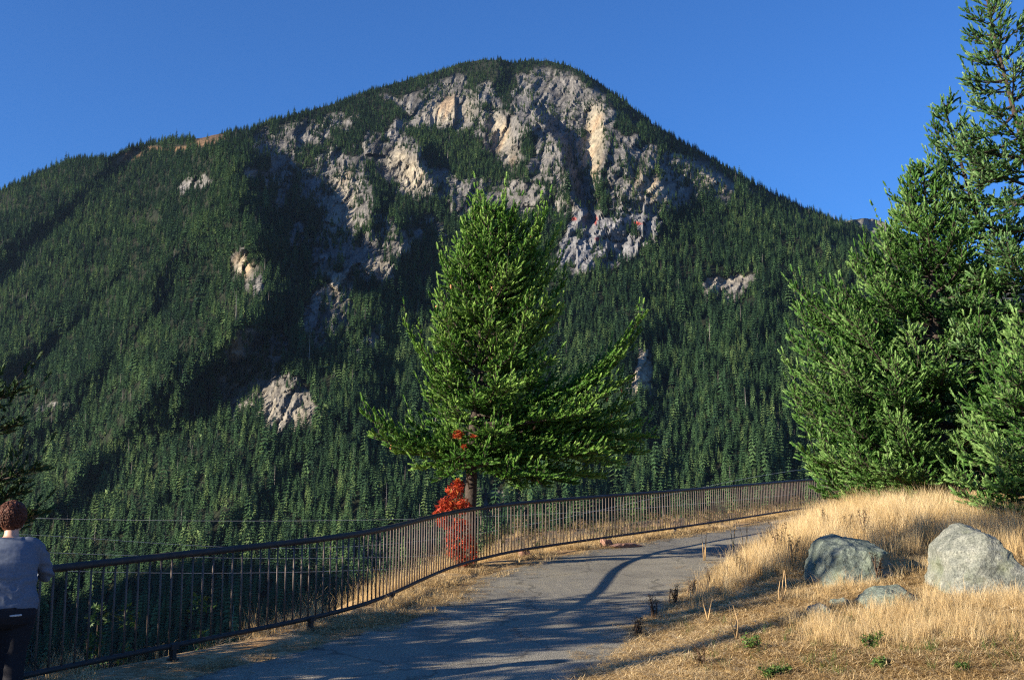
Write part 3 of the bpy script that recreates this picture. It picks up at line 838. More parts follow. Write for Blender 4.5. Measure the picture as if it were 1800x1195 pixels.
def fir(label, trunk, r0, tips, env, n_fill, mat, seed, h_lo=.12, dens=1.0, sh_len=.115, sh_wid=.030, light=False, group=None, cat='fir tree', cones=0, name='fir_tree', sag=.13, base_tint=.46, sec=1.0, reach=.95):
    """A fir: trunk points, authored bough tips (height fraction on the trunk, tip position), and fill boughs inside an envelope
    env(height fraction, azimuth) -> reach in metres."""
    g = np.random.default_rng(seed)
    trunk = np.asarray(trunk, float)
    base = trunk[0].copy()
    tl = np.concatenate([[0], np.cumsum(np.linalg.norm(np.diff(trunk, axis=0), axis=1))]); tl /= tl[-1]
    def on_trunk(f): return np.array([np.interp(f, tl, trunk[:, k]) for k in range(3)])
    root = empty(name, base)
    tag(root, label, cat, group)
    loc = lambda p: np.asarray(p) - base
    fs = np.linspace(0, 1, 26)
    tp = np.array([on_trunk(f) for f in fs]); tp[1:-1] += g.normal(0, .008, (24, 3))
    link('trunk', tube('trunk', loc(tp), r0 * (1 - fs) ** .85 + .008, m_bark, 10), root)
    H = np.linalg.norm(trunk[-1] - trunk[0])
    boughs = []
    for tp_ in tips:
        boughs.append((on_trunk(tp_[0]), np.asarray(tp_[1], float), (tp_[2] if len(tp_) > 2 else sag * 1.2) + 1))
    k = 0
    for i in range(n_fill):
        f = h_lo + (1 - h_lo) * ((i + g.random()) / n_fill) ** .92
        f = min(f, .985)
        az = i * 2.39996 + g.normal() * .35
        rr = env(f, az) * g.uniform(.70, 1.08)
        if rr < .06: continue
        p = on_trunk(f)
        rise = np.interp(f, [0, .3, .7, 1], [.02, .10, .32, .75]) + g.normal() * .08
        boughs.append((p, p + np.array([math.cos(az) * rr, math.sin(az) * rr, rise * rr]), 0))
    O, D, Ln, Wd, Tn = [], [], [], [], []
    up = np.array([0, 0, 1.0])
    twV, twT, tn_ = [], [], 0
    def spray(curve, ltot, tint0, wid=1.0, outer=.5):
        nonlocal tn_
        """needle shoots along a fine branchlet"""
        m = max(2, int(ltot / (.034 / dens)))
        idx = np.linspace(.12, 1.0, m)
        x = np.linspace(0, 1, len(curve))
        pos = np.stack([np.interp(idx, x, curve[:, j]) for j in range(3)], -1)
        tan = np.stack([np.interp(idx, x, np.gradient(curve[:, j])) for j in range(3)], -1); tan /= np.linalg.norm(tan, axis=1, keepdims=True) + 1e-9
        sd = np.cross(tan, up); sd /= np.linalg.norm(sd, axis=1, keepdims=True) + 1e-9
        sgn = np.where(np.arange(m) % 2 == 0, 1.0, -1.0)[:, None]
        lift = g.normal(.10 + outer * .38, .20, (m, 1))
        d = tan * g.uniform(.65, 1.0, (m, 1)) + sd * sgn * g.uniform(.45, .95, (m, 1)) + up * lift
        d[-1] = tan[-1] + up * .1
        l = sh_len * g.uniform(.65, 1.25, m) * (1 - .35 * idx)
        l[-1] = sh_len * g.uniform(.9, 1.4)
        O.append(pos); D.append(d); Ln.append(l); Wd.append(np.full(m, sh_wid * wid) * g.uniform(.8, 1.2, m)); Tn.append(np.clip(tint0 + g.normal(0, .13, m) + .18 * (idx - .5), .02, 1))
        V, Q, T = tube_arrays(loc(curve[::max(1, (len(curve) - 1) // 2)]), np.linspace(.006, .003, len(curve[::max(1, (len(curve) - 1) // 2)])), 3, False)
        twV.append(V); twT.append(np.vstack([Q[:, [0, 1, 2]], Q[:, [0, 2, 3]]]) + tn_); tn_ += len(V)
    cone_at = []
    for p0, p1, auth in boughs:
        ln = np.linalg.norm(p1 - p0)
        sg = auth - 1 if auth else sag * g.uniform(.4, 1.2)
        mid = p0 + (p1 - p0) * .58 + np.array([0, 0, -sg * ln]) + g.normal(0, .03, 3) * ln
        c = bez(p0, mid, p1, 12)
        link('branch', tube('branch', loc(c), np.linspace(.011 + .016 * min(ln, 2.2), .004, 12), m_bark, 5), root)
        d = np.gradient(c, axis=0); d /= np.linalg.norm(d, axis=1, keepdims=True)
        bt = base_tint + g.normal(0, .15)
        nsec = max(3, int(ln / (.105 / sec)))
        for j in range(nsec):
            f = .14 + .86 * (j + g.random()) / nsec
            q = np.array([np.interp(f, np.linspace(0, 1, 12), c[:, k_]) for k_ in range(3)])
            t = np.array([np.interp(f, np.linspace(0, 1, 12), d[:, k_]) for k_ in range(3)])
            s = np.cross(t, up); s /= np.linalg.norm(s) + 1e-9
            for sg_ in (1, -1):
                l2 = (.10 + .42 * ln * (1 - f) ** .8 * (.35 + .65 * min(1, f / .35))) * g.uniform(.6, 1.15)
                l2 = min(l2, reach)
                dir2 = t * g.uniform(.55, .95) + s * sg_ * g.uniform(.5, .95) + up * g.normal(.01, .14)
                dir2 /= np.linalg.norm(dir2)
                e = q + dir2 * l2
                cc_ = bez(q, q + (e - q) * .55 - up * .05 * l2, e + up * .06 * l2, 3)
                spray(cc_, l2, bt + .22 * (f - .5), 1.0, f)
            if g.random() < .45 + .5 * f:                                    # upright sprays along the top of the bough
                l2 = g.uniform(.10, .30) * (1 if ln > .6 else .6) * (.7 + .7 * f)
                e = q + (t * .5 + up * .85 + g.normal(0, .2, 3)) * l2
                spray(bez(q, (q + e) / 2, e, 3), l2, bt + .14)
            if cones and g.random() < cones: cone_at.append(q + np.array([g.normal(0, .05), g.normal(0, .05), -.05]))
        spray(c[8:], np.linalg.norm(c[-1] - c[8]), bt + .2)
    # leader
    lead = trunk[-1] - on_trunk(.95)
    spray(np.array([on_trunk(.90), on_trunk(.95), trunk[-1], trunk[-1] + lead * .15]), np.linalg.norm(lead) * 2, base_tint + .2)
    O = loc(np.vstack(O)); D = np.vstack(D); Ln = np.concatenate(Ln); Wd = np.concatenate(Wd); Tn = np.concatenate(Tn)
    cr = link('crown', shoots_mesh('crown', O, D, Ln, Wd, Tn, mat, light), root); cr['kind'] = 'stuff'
    tw = link('twig', np_mesh('twig', np.vstack(twV), np.vstack(twT), m_bark, True), root); tw['kind'] = 'stuff'
    if cone_at:
        pts = np.array([(0, 0, 0), (0, 0, -.015), (0, 0, -.045), (0, 0, -.075), (0, 0, -.09)])
        cm = tube('cone', pts, [.006, .019, .023, .015, .003], m_cone, 7)
        for q in cone_at:
            o = link('cone', cm, root, loc(q)); o.rotation_euler = (g.normal(0, .3), g.normal(0, .3), 0)
    print(label[:40], 'shoots', len(O), 'boughs', len(boughs))
    return root

TY = 20.6
def T_(u, v, dy=0.0): return P(u, v, TY + dy)
b0 = T_(826, 985); b0[2] = float(ground_z(b0[0], b0[1])) - .15
central_trunk = [b0, T_(826, 900), T_(830, 800), T_(838, 690), T_(848, 560), T_(858, 460), T_(864, 405), T_(866, 372)]
zt = np.array([p[2] for p in central_trunk])
def frac_c(v):
    tl = np.concatenate([[0], np.cumsum(np.linalg.norm(np.diff(np.array(central_trunk), axis=0), axis=1))]); tl /= tl[-1]
    return float(np.interp(T_(850, v)[2], zt, tl))
ctips = []
for row in [(785, 644, 732, -.2, .22), (792, 660, 765, -.5, .12), (795, 700, 795, .1, .08), (780, 722, 742, .3, .2), (800, 735, 822, -.4, .06), (806, 770, 842, .1, .04), (770, 690, 762, .6, .12), (798, 790, 835, -.9, .05),
            (715, 714, 572, -.1, .35), (710, 742, 612, -.4, .25), (740, 752, 700, -.2, .15), (690, 765, 600, -.3, .2),
            (600, 776, 460, 0, .25), (620, 770, 520, -.3, .2), (610, 790, 500, .3, .2), (560, 806, 452, -.2, .2), (520, 815, 405, 0, .2), (480, 830, 375, -.1, .15), (450, 842, 352, .1, .1), (660, 768, 560, -.6, .2), (480, 822, 392, .2, .15), (440, 850, 352, -.2, .1),
            (470, 888, 352, 0, .1), (510, 905, 372, -.2, .15), (560, 960, 372, .1, .3), (580, 982, 402, .2, .3), (550, 945, 392, -.2, .25), (600, 978, 470, .0, .25), (630, 990, 500, .2, .2), (640, 962, 535, -.6, .2), (670, 988, 545, -.3, .2), (690, 930, 560, -.8, .2), (580, 920, 440, -.5, .2),
            (705, 1135, 552, .2, .36), (715, 1120, 590, .5, .30), (720, 1090, 630, -.1, .25), (730, 1104, 668, .2, .18), (745, 1070, 690, -.4, .12), (735, 1030, 668, .7, .12), (750, 1100, 712, .5, .10),
            (765, 1142, 768, .3, .03), (775, 1126, 795, .8, .0), (785, 1090, 815, -.2, .0), (790, 1052, 838, .4, .0), (800, 1005, 850, -.3, .0), (802, 955, 852, .6, .0), (770, 1115, 745, 1.2, .03), (785, 1060, 795, -.8, .0), (805, 915, 855, -.5, .0), (806, 888, 845, .6, .0), (765, 1090, 740, -.1, .05), (755, 1040, 722, -1.0, .06), (780, 1075, 770, .1, .03), (790, 1020, 800, -.6, .03),
            (780, 850, 815, -1.4, .04), (790, 900, 838, -1.3, .03), (785, 800, 805, -1.3, .04), (795, 960, 840, -1.2, .03), (760, 870, 760, -1.5, .1), (720, 830, 700, -1.4, .12), (700, 900, 680, -1.3, .12)]:
    ctips.append((frac_c(row[0]), T_(row[1], row[2], row[3]), row[4]))
def env_c(f, az):
    le = np.interp(f, [.28, .45, .6, .75, .88, .97, 1], [.90, .82, .85, .88, .56, .28, .1])
    ri = np.interp(f, [.28, .45, .6, .75, .88, .97, 1], [1.75, 1.62, 1.48, 1.32, .72, .30, .1])
    return (le + ri) / 2 + math.cos(az) * (ri - le) / 2
fir('tall green fir standing alone just beyond the railing bend', central_trunk, .125, ctips, env_c, 112, m_green, 11, h_lo=.29, cones=.02, dens=.50, sh_len=.132, sh_wid=.029, sec=.88, sag=.20, base_tint=.56)

# ---- the group at the right
def rt(tips, yb, trunk):
    tr = np.array(trunk); z = tr[:, 2]
    tl = np.concatenate([[0], np.cumsum(np.linalg.norm(np.diff(tr, axis=0), axis=1))]); tl /= tl[-1]
    out = []
    for vt, u, v, dy in tips:
        zq = P(1600, vt, yb)[2]
        out.append((float(np.clip(np.interp(zq, z, tl), .02, .97)), P(u, v, yb + dy)))
    return out
def gbase(u, y, v=890):
    p = P(u, v, y); p[2] = float(ground_z(p[0], p[1])) - .12
    return p
YA = 20.5
trA = [gbase(1650, YA), P(1648, 760, YA), P(1645, 600, YA), P(1636, 450, YA), P(1628, 370, YA), P(1623, 300, YA)]
tipsA = rt([(640, 1399, 508, -.2), (660, 1402, 545, .2), (700, 1393, 600, -.1), (720, 1384, 640, .3), (760, 1396, 690, -.2), (800, 1402, 740, .1), (820, 1396, 700, -.8), (840, 1408, 790, -.3), (850, 1425, 825, .2), (860, 1450, 850, -.2), (865, 1490, 866, -.4), (868, 1540, 872, -.8), (700, 1415, 590, -1.0), (760, 1420, 660, -1.2), (690, 1430, 560, .3),
            (640, 1452, 505, 0), (600, 1480, 512, -.3), (580, 1498, 470, .2), (560, 1520, 440, 0), (520, 1545, 420, -.2), (480, 1568, 395, .1), (450, 1590, 350, 0), (430, 1600, 320, -.1), (420, 1645, 330, 0), (470, 1670, 380, .1), (540, 1700, 450, -.2), (600, 1720, 520, 0),
            (640, 1470, 540, -.9), (700, 1500, 560, -1.3), (760, 1480, 640, -1.4), (800, 1470, 720, -1.5), (840, 1500, 790, -1.7), (850, 1450, 790, -1.0), (860, 1560, 820, -1.9), (860, 1620, 830, -1.9), (820, 1580, 740, -1.9), (760, 1570, 640, -1.7), (700, 1600, 580, -1.5), (866, 1590, 872, -1.2), (866, 1650, 880, -1.4)], YA, trA)
def env_A(f, az):
    r = np.interp(f, [.03, .15, .3, .5, .65, .8, .92, 1], [2.15, 2.25, 2.1, 1.75, 1.35, .8, .4, .1])
    return r
fir('broad bushy green fir with the bluntest top, nearest the end of the railing', trA, .17, tipsA, env_A, 120, m_mid, 21, h_lo=.03, dens=.48, sh_len=.135, sec=.88, base_tint=.54, sh_wid=.0295, sag=.18)
YB = 21.8
trB = [gbase(1775, YB), P(1765, 700, YB), P(1752, 540, YB), P(1735, 430, YB), P(1690, 290, YB), P(1657, 180, YB)]
tipsB = rt([(270, 1640, 222, 0), (300, 1642, 255, .1), (330, 1636, 285, -.1), (290, 1690, 230, 0), (330, 1715, 270, .1), (380, 1655, 300, 0), (360, 1725, 330, -.1), (420, 1665, 380, -.3), (420, 1780, 380, .2), (470, 1790, 430, -.1)], YB, trB)
def env_B(f, az): return np.interp(f, [.03, .2, .45, .6, .75, .9, 1], [2.0, 1.9, 1.6, 1.2, .80, .40, .12])
fir('slender fir with an open leaning spire behind the bushy fir', trB, .11, tipsB, env_B, 66, m_silver, 31, h_lo=.05, dens=.48, sh_len=.135, sec=.86, sh_wid=.0295, base_tint=.50, sag=.18)
YC = 19.6
trC = [gbase(1850, YC), P(1840, 600, YC), P(1822, 380, YC), P(1795, 240, YC), P(1762, 120, YC), P(1738, 20, YC), P(1727, -50, YC)]
tipsC = rt([(100, 1712, 98, 0), (60, 1708, 60, .1), (140, 1706, 140, -.1), (150, 1715, 165, .1), (200, 1700, 240, -.2), (240, 1690, 265, 0), (40, 1765, 10, 0), (110, 1800, 60, .1), (180, 1820, 130, 0), (270, 1720, 320, -.2), (330, 1730, 390, -.3), (300, 1765, 290, -.5), (420, 1740, 440, -.4)], YC, trC)
def env_C(f, az): return np.interp(f, [.03, .2, .45, .6, .75, .9, 1], [2.0, 2.0, 1.65, 1.2, .82, .46, .15])
fir('tallest fir of the group, its leaning top reaching out of view', trC, .105, tipsC, env_C, 88, m_silver, 41, h_lo=.05, dens=.48, sh_len=.135, sec=.86, sh_wid=.0295, base_tint=.52, sag=.18)
YD = 17.2
trD = [gbase(1835, YD), P(1832, 800, YD), P(1822, 680, YD), P(1806, 575, YD)]
tipsD = rt([(690, 1770, 655, 0), (720, 1745, 690, -.2), (740, 1735, 730, .1), (780, 1712, 770, -.1), (820, 1690, 800, .1), (850, 1680, 840, -.2), (870, 1690, 872, .1), (872, 1730, 885, -.4), (660, 1778, 600, 0), (800, 1740, 790, -.6), (850, 1760, 850, -.8), (700, 1800, 650, -.4)], YD, trD)
def env_D(f, az): return np.interp(f, [.03, .2, .5, .75, .9, 1], [1.5, 1.4, 1.05, .72, .42, .14])
fir('low young silvery fir in front of the tallest fir', trD, .07, tipsD, env_D, 52, m_mid, 51, h_lo=.04, dens=.46, sh_len=.14, sh_wid=.030, sec=.85, base_tint=.62, sag=.16)

# ---- firs on the shaded side at the left, mostly out of view; they shade the walkway
YL = 12.0
trL = [np.array([-7.75, YL, float(ground_z(-7.75, YL)) - .1]), np.array([-7.7, YL, .5]), np.array([-7.7, YL, 2.2]), np.array([-7.65, YL, 3.6])]
tipsL = rt([(705, 24, 690, 0), (750, 28, 748, .1), (840, 58, 826, -.1), (865, 30, 868, .2), (930, 58, 906, .1)], YL, trL)
def env_L(f, az): return np.interp(f, [.05, .3, .6, .85, 1], [1.5, 1.4, 1.0, .45, .1]) * (.22 if math.cos(az) > .1 else 1)
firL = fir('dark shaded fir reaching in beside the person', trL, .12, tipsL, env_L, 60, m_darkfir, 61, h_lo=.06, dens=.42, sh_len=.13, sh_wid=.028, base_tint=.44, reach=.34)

def copy_tree(root, loc, rz, sc, label, group=None):
    r = root.copy(); COL.objects.link(r)
    r.location = loc; r.rotation_euler = (0, 0, rz); r.scale = sc; r['label'] = label
    if group: r['group'] = group
    for ch in list(root.children):
        c = ch.copy(); COL.objects.link(c); c.parent = r
    return r
SX, SY = -8.3, 9.32
trS = [np.array([SX, SY, float(ground_z(SX, SY)) - .1]), np.array([SX, SY, 1.5]), np.array([SX + .05, SY, 4.6]), np.array([SX + .1, SY, 7.6])]
def env_S(f, az): return np.interp(f, [.04, .3, .6, .85, 1], [1.75, 1.65, 1.2, .55, .1])
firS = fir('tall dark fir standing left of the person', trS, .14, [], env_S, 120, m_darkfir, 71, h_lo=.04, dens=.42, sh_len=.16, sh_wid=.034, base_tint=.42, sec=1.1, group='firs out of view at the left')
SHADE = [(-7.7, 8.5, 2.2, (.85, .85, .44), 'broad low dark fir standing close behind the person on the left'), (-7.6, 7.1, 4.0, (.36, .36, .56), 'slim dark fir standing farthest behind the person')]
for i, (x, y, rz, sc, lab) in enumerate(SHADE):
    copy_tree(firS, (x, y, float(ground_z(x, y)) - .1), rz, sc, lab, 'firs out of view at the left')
# ------------------------------------------------------------------ iron railing
m_iron, nt, bsdf, new, L = material('dark_iron')
geo = new('ShaderNodeNewGeometry')
n1 = noise_node(new, L, geo.outputs['Position'], 9, 5, .7)
r1 = ramp_node(new, L, n1.outputs['Fac'], [(.35, (.022, .018, .016)), (.58, (.040, .030, .025)), (.74, (.085, .050, .034))])
L(r1.outputs['Color'], bsdf.inputs['Base Color']); bsdf.inputs['Roughness'].default_value = .62; bsdf.inputs['Metallic'].default_value = .0; bsdf.inputs['Specular IOR Level'].default_value = .35
m_bar, nt, bsdf, new, L = material('sunlit_iron_bar')  # sunlight on the bars is put into this lighter, warmer iron colour
geo = new('ShaderNodeNewGeometry')
n1 = noise_node(new, L, geo.outputs['Position'], 14, 5, .7)
r1 = ramp_node(new, L, n1.outputs['Fac'], [(.35, (.065, .048, .040)), (.58, (.11, .080, .064)), (.74, (.18, .12, .085))])
L(r1.outputs['Color'], bsdf.inputs['Base Color']); bsdf.inputs['Roughness'].default_value = .62

ys = np.linspace(5.2, 40.5, 900)
rx = rail_x(ys)
arc = np.concatenate([[0], np.cumsum(np.hypot(np.diff(rx), np.diff(ys)))])
def rail_at(a):
    y = np.interp(a, arc, ys); x = rail_x(y)
    return np.stack([x, y, path_z(y)], -1)
RAIL_TOP, RAIL_LOW = 1.04, .145
railing = empty('railing', rail_at(arc[-1] * .3))
tag(railing, 'long dark iron railing of thin upright bars along the walkway', 'railing')
rb = np.array(railing.location)
aa = np.linspace(0, arc[-1], 200)
top = rail_at(aa); top[:, 2] += RAIL_TOP
low = rail_at(aa); low[:, 2] += RAIL_LOW
link('top_rail', tube('top_rail', top - rb, .036, m_iron, 10), railing)
link('bottom_rail', tube('bottom_rail', low - rb, .027, m_iron, 8), railing)
bar_me = tube('baluster', np.array([(0, 0, RAIL_LOW), (0, 0, (RAIL_LOW + RAIL_TOP) / 2), (0, 0, RAIL_TOP - .02)]), .0105, m_bar, 6)
nb = 296
for i in range(nb):
    q = rail_at((i + .5) * arc[-1] / nb)
    o = link('baluster', bar_me, railing, q - rb)
    o.rotation_euler = (0, 0, i * .3)
ft = []
fb = bmesh.new()
for sx, sy, sz, z in ((.05, .05, .22, .02), (.10, .07, .05, .135), (.085, .085, .03, .005)):
    r_ = bmesh.ops.create_cube(fb, size=1.0)
    bmesh.ops.scale(fb, vec=(sx, sy, sz), verts=r_['verts']); bmesh.ops.translate(fb, vec=(0, 0, z), verts=r_['verts'])
foot_me = bpy.data.meshes.new('foot'); fb.to_mesh(foot_me); foot_me.materials.append(m_iron)
for u, v in ((690, 1062), (1187, 938), (560, 1108), (300, 1160)):
    x, y, z = on_path(u, v); a = np.interp(y, ys, arc)
    q = rail_at(a); q2 = rail_at(a + .1)
    o = link('foot', foot_me, railing, q - rb); o.rotation_euler = (0, 0, math.atan2(q2[1] - q[1], q2[0] - q[0]))

# two pinkish stone blocks and a slab on the verge under the railing
def rock_mesh(name, planes, size, mat, seed=1, rough=.03, sub=4, crack=.02):
    """Angular boulder: a polyhedron cut by planes (normal, distance), weathered."""
    bm = bmesh.new()
    bmesh.ops.create_icosphere(bm, subdivisions=sub, radius=1.0)
    V = np.array([v.co[:] for v in bm.verts])
    d = V / np.linalg.norm(V, axis=1, keepdims=True)
    r = np.full(len(d), 1e9)
    for n, k in planes:
        n = np.array(n, float); n /= np.linalg.norm(n)
        c = d @ n
        r = np.where(c > 1e-3, np.minimum(r, k / np.maximum(c, 1e-3)), r)
    r = np.minimum(r, 4)
    p = d * r[:, None]
    s_ = 3.0 / max(size, 1e-3)
    nn = rough * fbm(p[:, 0] * s_ + seed * 7.1, p[:, 1] * s_, p[:, 2] * s_, 4) * size * 2 + crack * size * (ridged(p[:, 0] * s_ * 1.4 + seed, p[:, 1] * s_ * 1.4 + .6 * p[:, 2] * s_, p[:, 2] * s_ * 2.2, 4) - .4)
    p = p + d * nn[:, None]
    for v, q in zip(bm.verts, p): v.co = q
    me = bpy.data.meshes.new(name); bm.to_mesh(me); bm.free()
    me.materials.append(mat)
    return me

def rock_material(name, c0, c1, c2, lich, sc=6.0):
    m, nt, b, new, L = material(name)
    tc = new('ShaderNodeTexCoord')
    n1 = noise_node(new, L, tc.outputs['Object'], sc, 8, .72); n2 = noise_node(new, L, tc.outputs['Object'], sc * 9, 4, .7); n3 = noise_node(new, L, tc.outputs['Object'], sc * .35, 5, .6)
    r1 = ramp_node(new, L, n1.outputs['Fac'], [(.30, c0), (.5, c1), (.70, c2)])
    r2 = ramp_node(new, L, n2.outputs['Fac'], [(.36, (.42, .42, .42)), (.5, (1, 1, 1)), (.66, (1.5, 1.48, 1.42))])
    a = mix_rgb(new, L, r1.outputs['Color'], r2.outputs['Color'], .85, 'MULTIPLY')
    r3 = ramp_node(new, L, n3.outputs['Fac'], [(.50, (0, 0, 0)), (.64, (1, 1, 1))])
    a2 = mix_rgb(new, L, a, lich, r3.outputs['Color'])
    a3 = mix_rgb(new, L, a, a2, .45)
    L(a3, b.inputs['Base Color']); b.inputs['Roughness'].default_value = .9; b.inputs['Specular IOR Level'].default_value = .2
    bp = new('ShaderNodeBump'); bp.inputs['Strength'].default_value = .9; bp.inputs['Distance'].default_value = .03
    ad = new('ShaderNodeMath'); ad.operation = 'MULTIPLY_ADD'; L(n2.outputs['Fac'], ad.inputs[0]); ad.inputs[1].default_value = .35; L(n1.outputs['Fac'], ad.inputs[2])
    L(ad.outputs[0], bp.inputs['Height']); L(bp.outputs['Normal'], b.inputs['Normal'])
    return m
m_boul = rock_material('granite', (.075, .085, .072), (.165, .175, .150), (.27, .275, .235), (.13, .155, .075))
m_boul2 = rock_material('greenish_granite', (.062, .080, .068), (.135, .162, .135), (.225, .25, .21), (.14, .17, .10))
m_pink = rock_material('pink_stone', (.20, .11, .08), (.32, .18, .13), (.42, .26, .19), (.36, .22, .16), 14)

for (u, v, w, h, lab, rz) in ((1066, 960, .22, .16, 'pinkish stone block under the railing, the right one', .5), (922, 977, .20, .15, 'pinkish stone block under the railing, right of the red shrub', .4)):
    q = on_path(u, v)
    me = rock_mesh('stone_block', [((1, 0, 0), w / 2), ((-1, .08, 0), w / 2), ((0, 1, .05), w * .5), ((0, -1, .1), w * .45), ((.05, 0, 1), h * .62), ((0, 0, -1), h * .5), ((.7, -.1, .8), w * .52)], w, m_pink, int(u), .015, 3, .01)
    o = link('stone_block', me, None, (q[0], q[1], q[2] + h * .32)); o.rotation_euler = (0, 0, rz)
    tag(o, lab, 'stone', 'pinkish stones under the railing')
q = on_path(1100, 962)
o = link('stone_slab', rock_mesh('stone_slab', [((1, .1, 0), .42), ((-1, 0, 0), .40), ((0, 1, 0), .12), ((0, -1, 0), .12), ((0, 0, 1), .05), ((0, 0, -1), .06)], .4, m_pink, 4, .012, 3, .01), None, (q[0], q[1], q[2] + .04))
o.rotation_euler = (0, 0, .55)
tag(o, 'flat reddish stone slab lying beside the right pinkish block', 'stone', 'pinkish stones under the railing')

# ------------------------------------------------------------------ boulders on the bank
def on_bank(u, v, y0=9.0, y1=32.0):
    a, m = pix_ray(u, v)
    y = np.linspace(y0, y1, 900)
    dz = (EYE[2] + m * y) - ground_z(a * y, y, False)
    k = np.where(dz <= 0)[0]
    yy = y[k[0]] if len(k) else y1
    return np.array([a * yy, yy, float(ground_z(a * yy, yy))])

def boulder(cu, cv_base, poly, depth, mat, label, seed, name='boulder', top_tilt=.35, rough=.016, crack=.040, fwd=.0):
    """poly: silhouette edges in pixels ((u0,v0),(u1,v1)) going clockwise over the top."""
    cu += 17; poly = [(cu + (a + 17 - cu) * .90, cv_base + (b - cv_base) * .93) for a, b in poly]
    q = on_bank(cu, cv_base)
    y = q[1] + depth * .5 + fwd
    vs = [p[1] for p in poly]; cvv = (min(vs) + cv_base) / 2 + 8
    c = P(cu, cvv, y)
    planes = []
    for (a, b) in zip(poly[:-1], poly[1:]):
        A, B = P(*a, y), P(*b, y)
        t = B - A; n = np.array([-t[2], 0, t[0]]); n /= np.linalg.norm(n)
        n2 = n + np.array([0, -.18 * abs(n[2]), 0]); k = float(np.dot(A - c, n))
        planes.append((n2, max(k, .05)))
    zb = c[2] - q[2] + .25
    planes += [((.06, -1, top_tilt), depth * .5), ((.5, -1, .1), depth * .62), ((-.55, -1, .2), depth * .62), ((.1, 1, .2), depth * .55), ((0, 0, -1), zb)]
    size = depth
    gq = np.random.default_rng(seed)
    for _ in range(3):
        n_ = gq.normal(size=3); n_[1] = -abs(n_[1]); n_[2] = abs(n_[2]) * .6
        n_ /= np.linalg.norm(n_)
        sup = min(k_ / max(np.dot(n_, np.array(q_) / np.linalg.norm(q_)), .05) for q_, k_ in planes if np.dot(n_, np.array(q_) / np.linalg.norm(q_)) > .3)
        planes.append((n_, min(sup * .88, depth * .70)))
    me = rock_mesh(name, planes, size, mat, seed, rough, 5, crack)
    o = link(name, me, None, c)
    tag(o, label, 'boulder', 'granite boulders on the dry bank')
    return o
boulder(1480, 1035, [(1408, 1040), (1414, 978), (1430, 950), (1455, 943), (1532, 956), (1545, 978), (1548, 1040)], .85, m_boul2, 'flat topped greenish grey boulder, left of the two large ones', 3, top_tilt=.25)
boulder(1712, 1056, [(1632, 1060), (1635, 968), (1662, 934), (1690, 921), (1716, 930), (1758, 974), (1786, 1006), (1795, 1060)], .85, m_boul, 'large pointed pale grey boulder, right of the flat topped one', 8, top_tilt=.42)
boulder(1545, 1078, [(1492, 1080), (1498, 1052), (1530, 1036), (1570, 1030), (1602, 1050), (1610, 1080)], .45, m_boul2, 'low dark rock half sunk in grass between the two large boulders', 5, rough=.05, crack=.05)
boulder(1425, 1092, [(1402, 1094), (1408, 1072), (1428, 1060), (1448, 1072), (1452, 1094)], .28, m_boul, 'small pale rock low in the grass under the flat topped boulder', 13, rough=.05)
boulder(1800, 1062, [(1780, 1064), (1784, 1030), (1800, 1012), (1822, 1020), (1832, 1064)], .4, m_boul, 'rock at the foot of the pointed boulder, on its right', 15, rough=.05)
boulder(1462, 1072, [(1442, 1074), (1448, 1058), (1470, 1052), (1490, 1062), (1494, 1074)], .25, m_boul2, 'small greenish rock touching the low dark rock', 17, rough=.05)

# ------------------------------------------------------------------ power lines over the valley
m_wire, _, b_, _, _ = material('aluminium_wire'); b_.inputs['Base Color'].default_value = (.55, .56, .58, 1); b_.inputs['Metallic'].default_value = .6; b_.inputs['Roughness'].default_value = .45
for i, (pts_px, ya, yb_, lab) in enumerate((
        ([(-150, 905), (82, 910), (330, 915), (600, 915), (900, 905), (1400, 868)], 150, 170, 'uppermost thin power line crossing the valley behind the railing'),
        ([(-150, 940), (82, 946), (330, 955), (600, 955), (900, 938), (1200, 856), (1420, 826)], 110, 150, 'pale power line second from the top over the valley'),
        ([(-150, 962), (90, 970), (300, 980), (620, 978), (900, 968), (1420, 880)], 112, 152, 'power line third from the top, just above the railing'),
        ([(-150, 992), (190, 1004), (400, 1007), (600, 1004), (900, 985), (1420, 920)], 100, 140, 'lowest power line, seen through the railing bars'))):
    U = np.array([p[0] for p in pts_px], float); Vv = np.array([p[1] for p in pts_px], float)
    uu = np.linspace(U[0], U[-1], 60)
    cf = np.polyfit(U, Vv, 3 if i != 1 else 4)
    y = np.linspace(ya, yb_, 60)
    w = at(uu, np.polyval(cf, uu), y)
    o = link('power_line', tube('power_line', w, .014, m_wire, 5)); tag(o, lab, 'power line', 'power lines over the valley')

# ------------------------------------------------------------------ grasses
def grass_material(name, stops, transl=.25):
    m, nt, b, new, L = material(name)
    a = new('ShaderNodeAttribute'); a.attribute_name = 'tint'; a.attribute_type = 'INSTANCER'
    g_ = new('ShaderNodeAttribute'); g_.attribute_name = 'along'
    ad = new('ShaderNodeMath'); ad.operation = 'MULTIPLY_ADD'; L(g_.outputs['Fac'], ad.inputs[0]); ad.inputs[1].default_value = .35; L(a.outputs['Fac'], ad.inputs[2])
    r = ramp_node(new, L, ad.outputs[0], stops)
    L(r.outputs['Color'], b.inputs['Base Color']); b.inputs['Roughness'].default_value = .6; b.inputs['Specular IOR Level'].default_value = .25
    t = new('ShaderNodeBsdfTranslucent'); L(r.outputs['Color'], t.inputs['Color'])
    ms = new('ShaderNodeMixShader'); ms.inputs[0].default_value = transl
    L(b.outputs[0], ms.inputs[1]); L(t.outputs[0], ms.inputs[2]); L(ms.outputs[0], nt.nodes['Material Output'].inputs['Surface'])
    return m
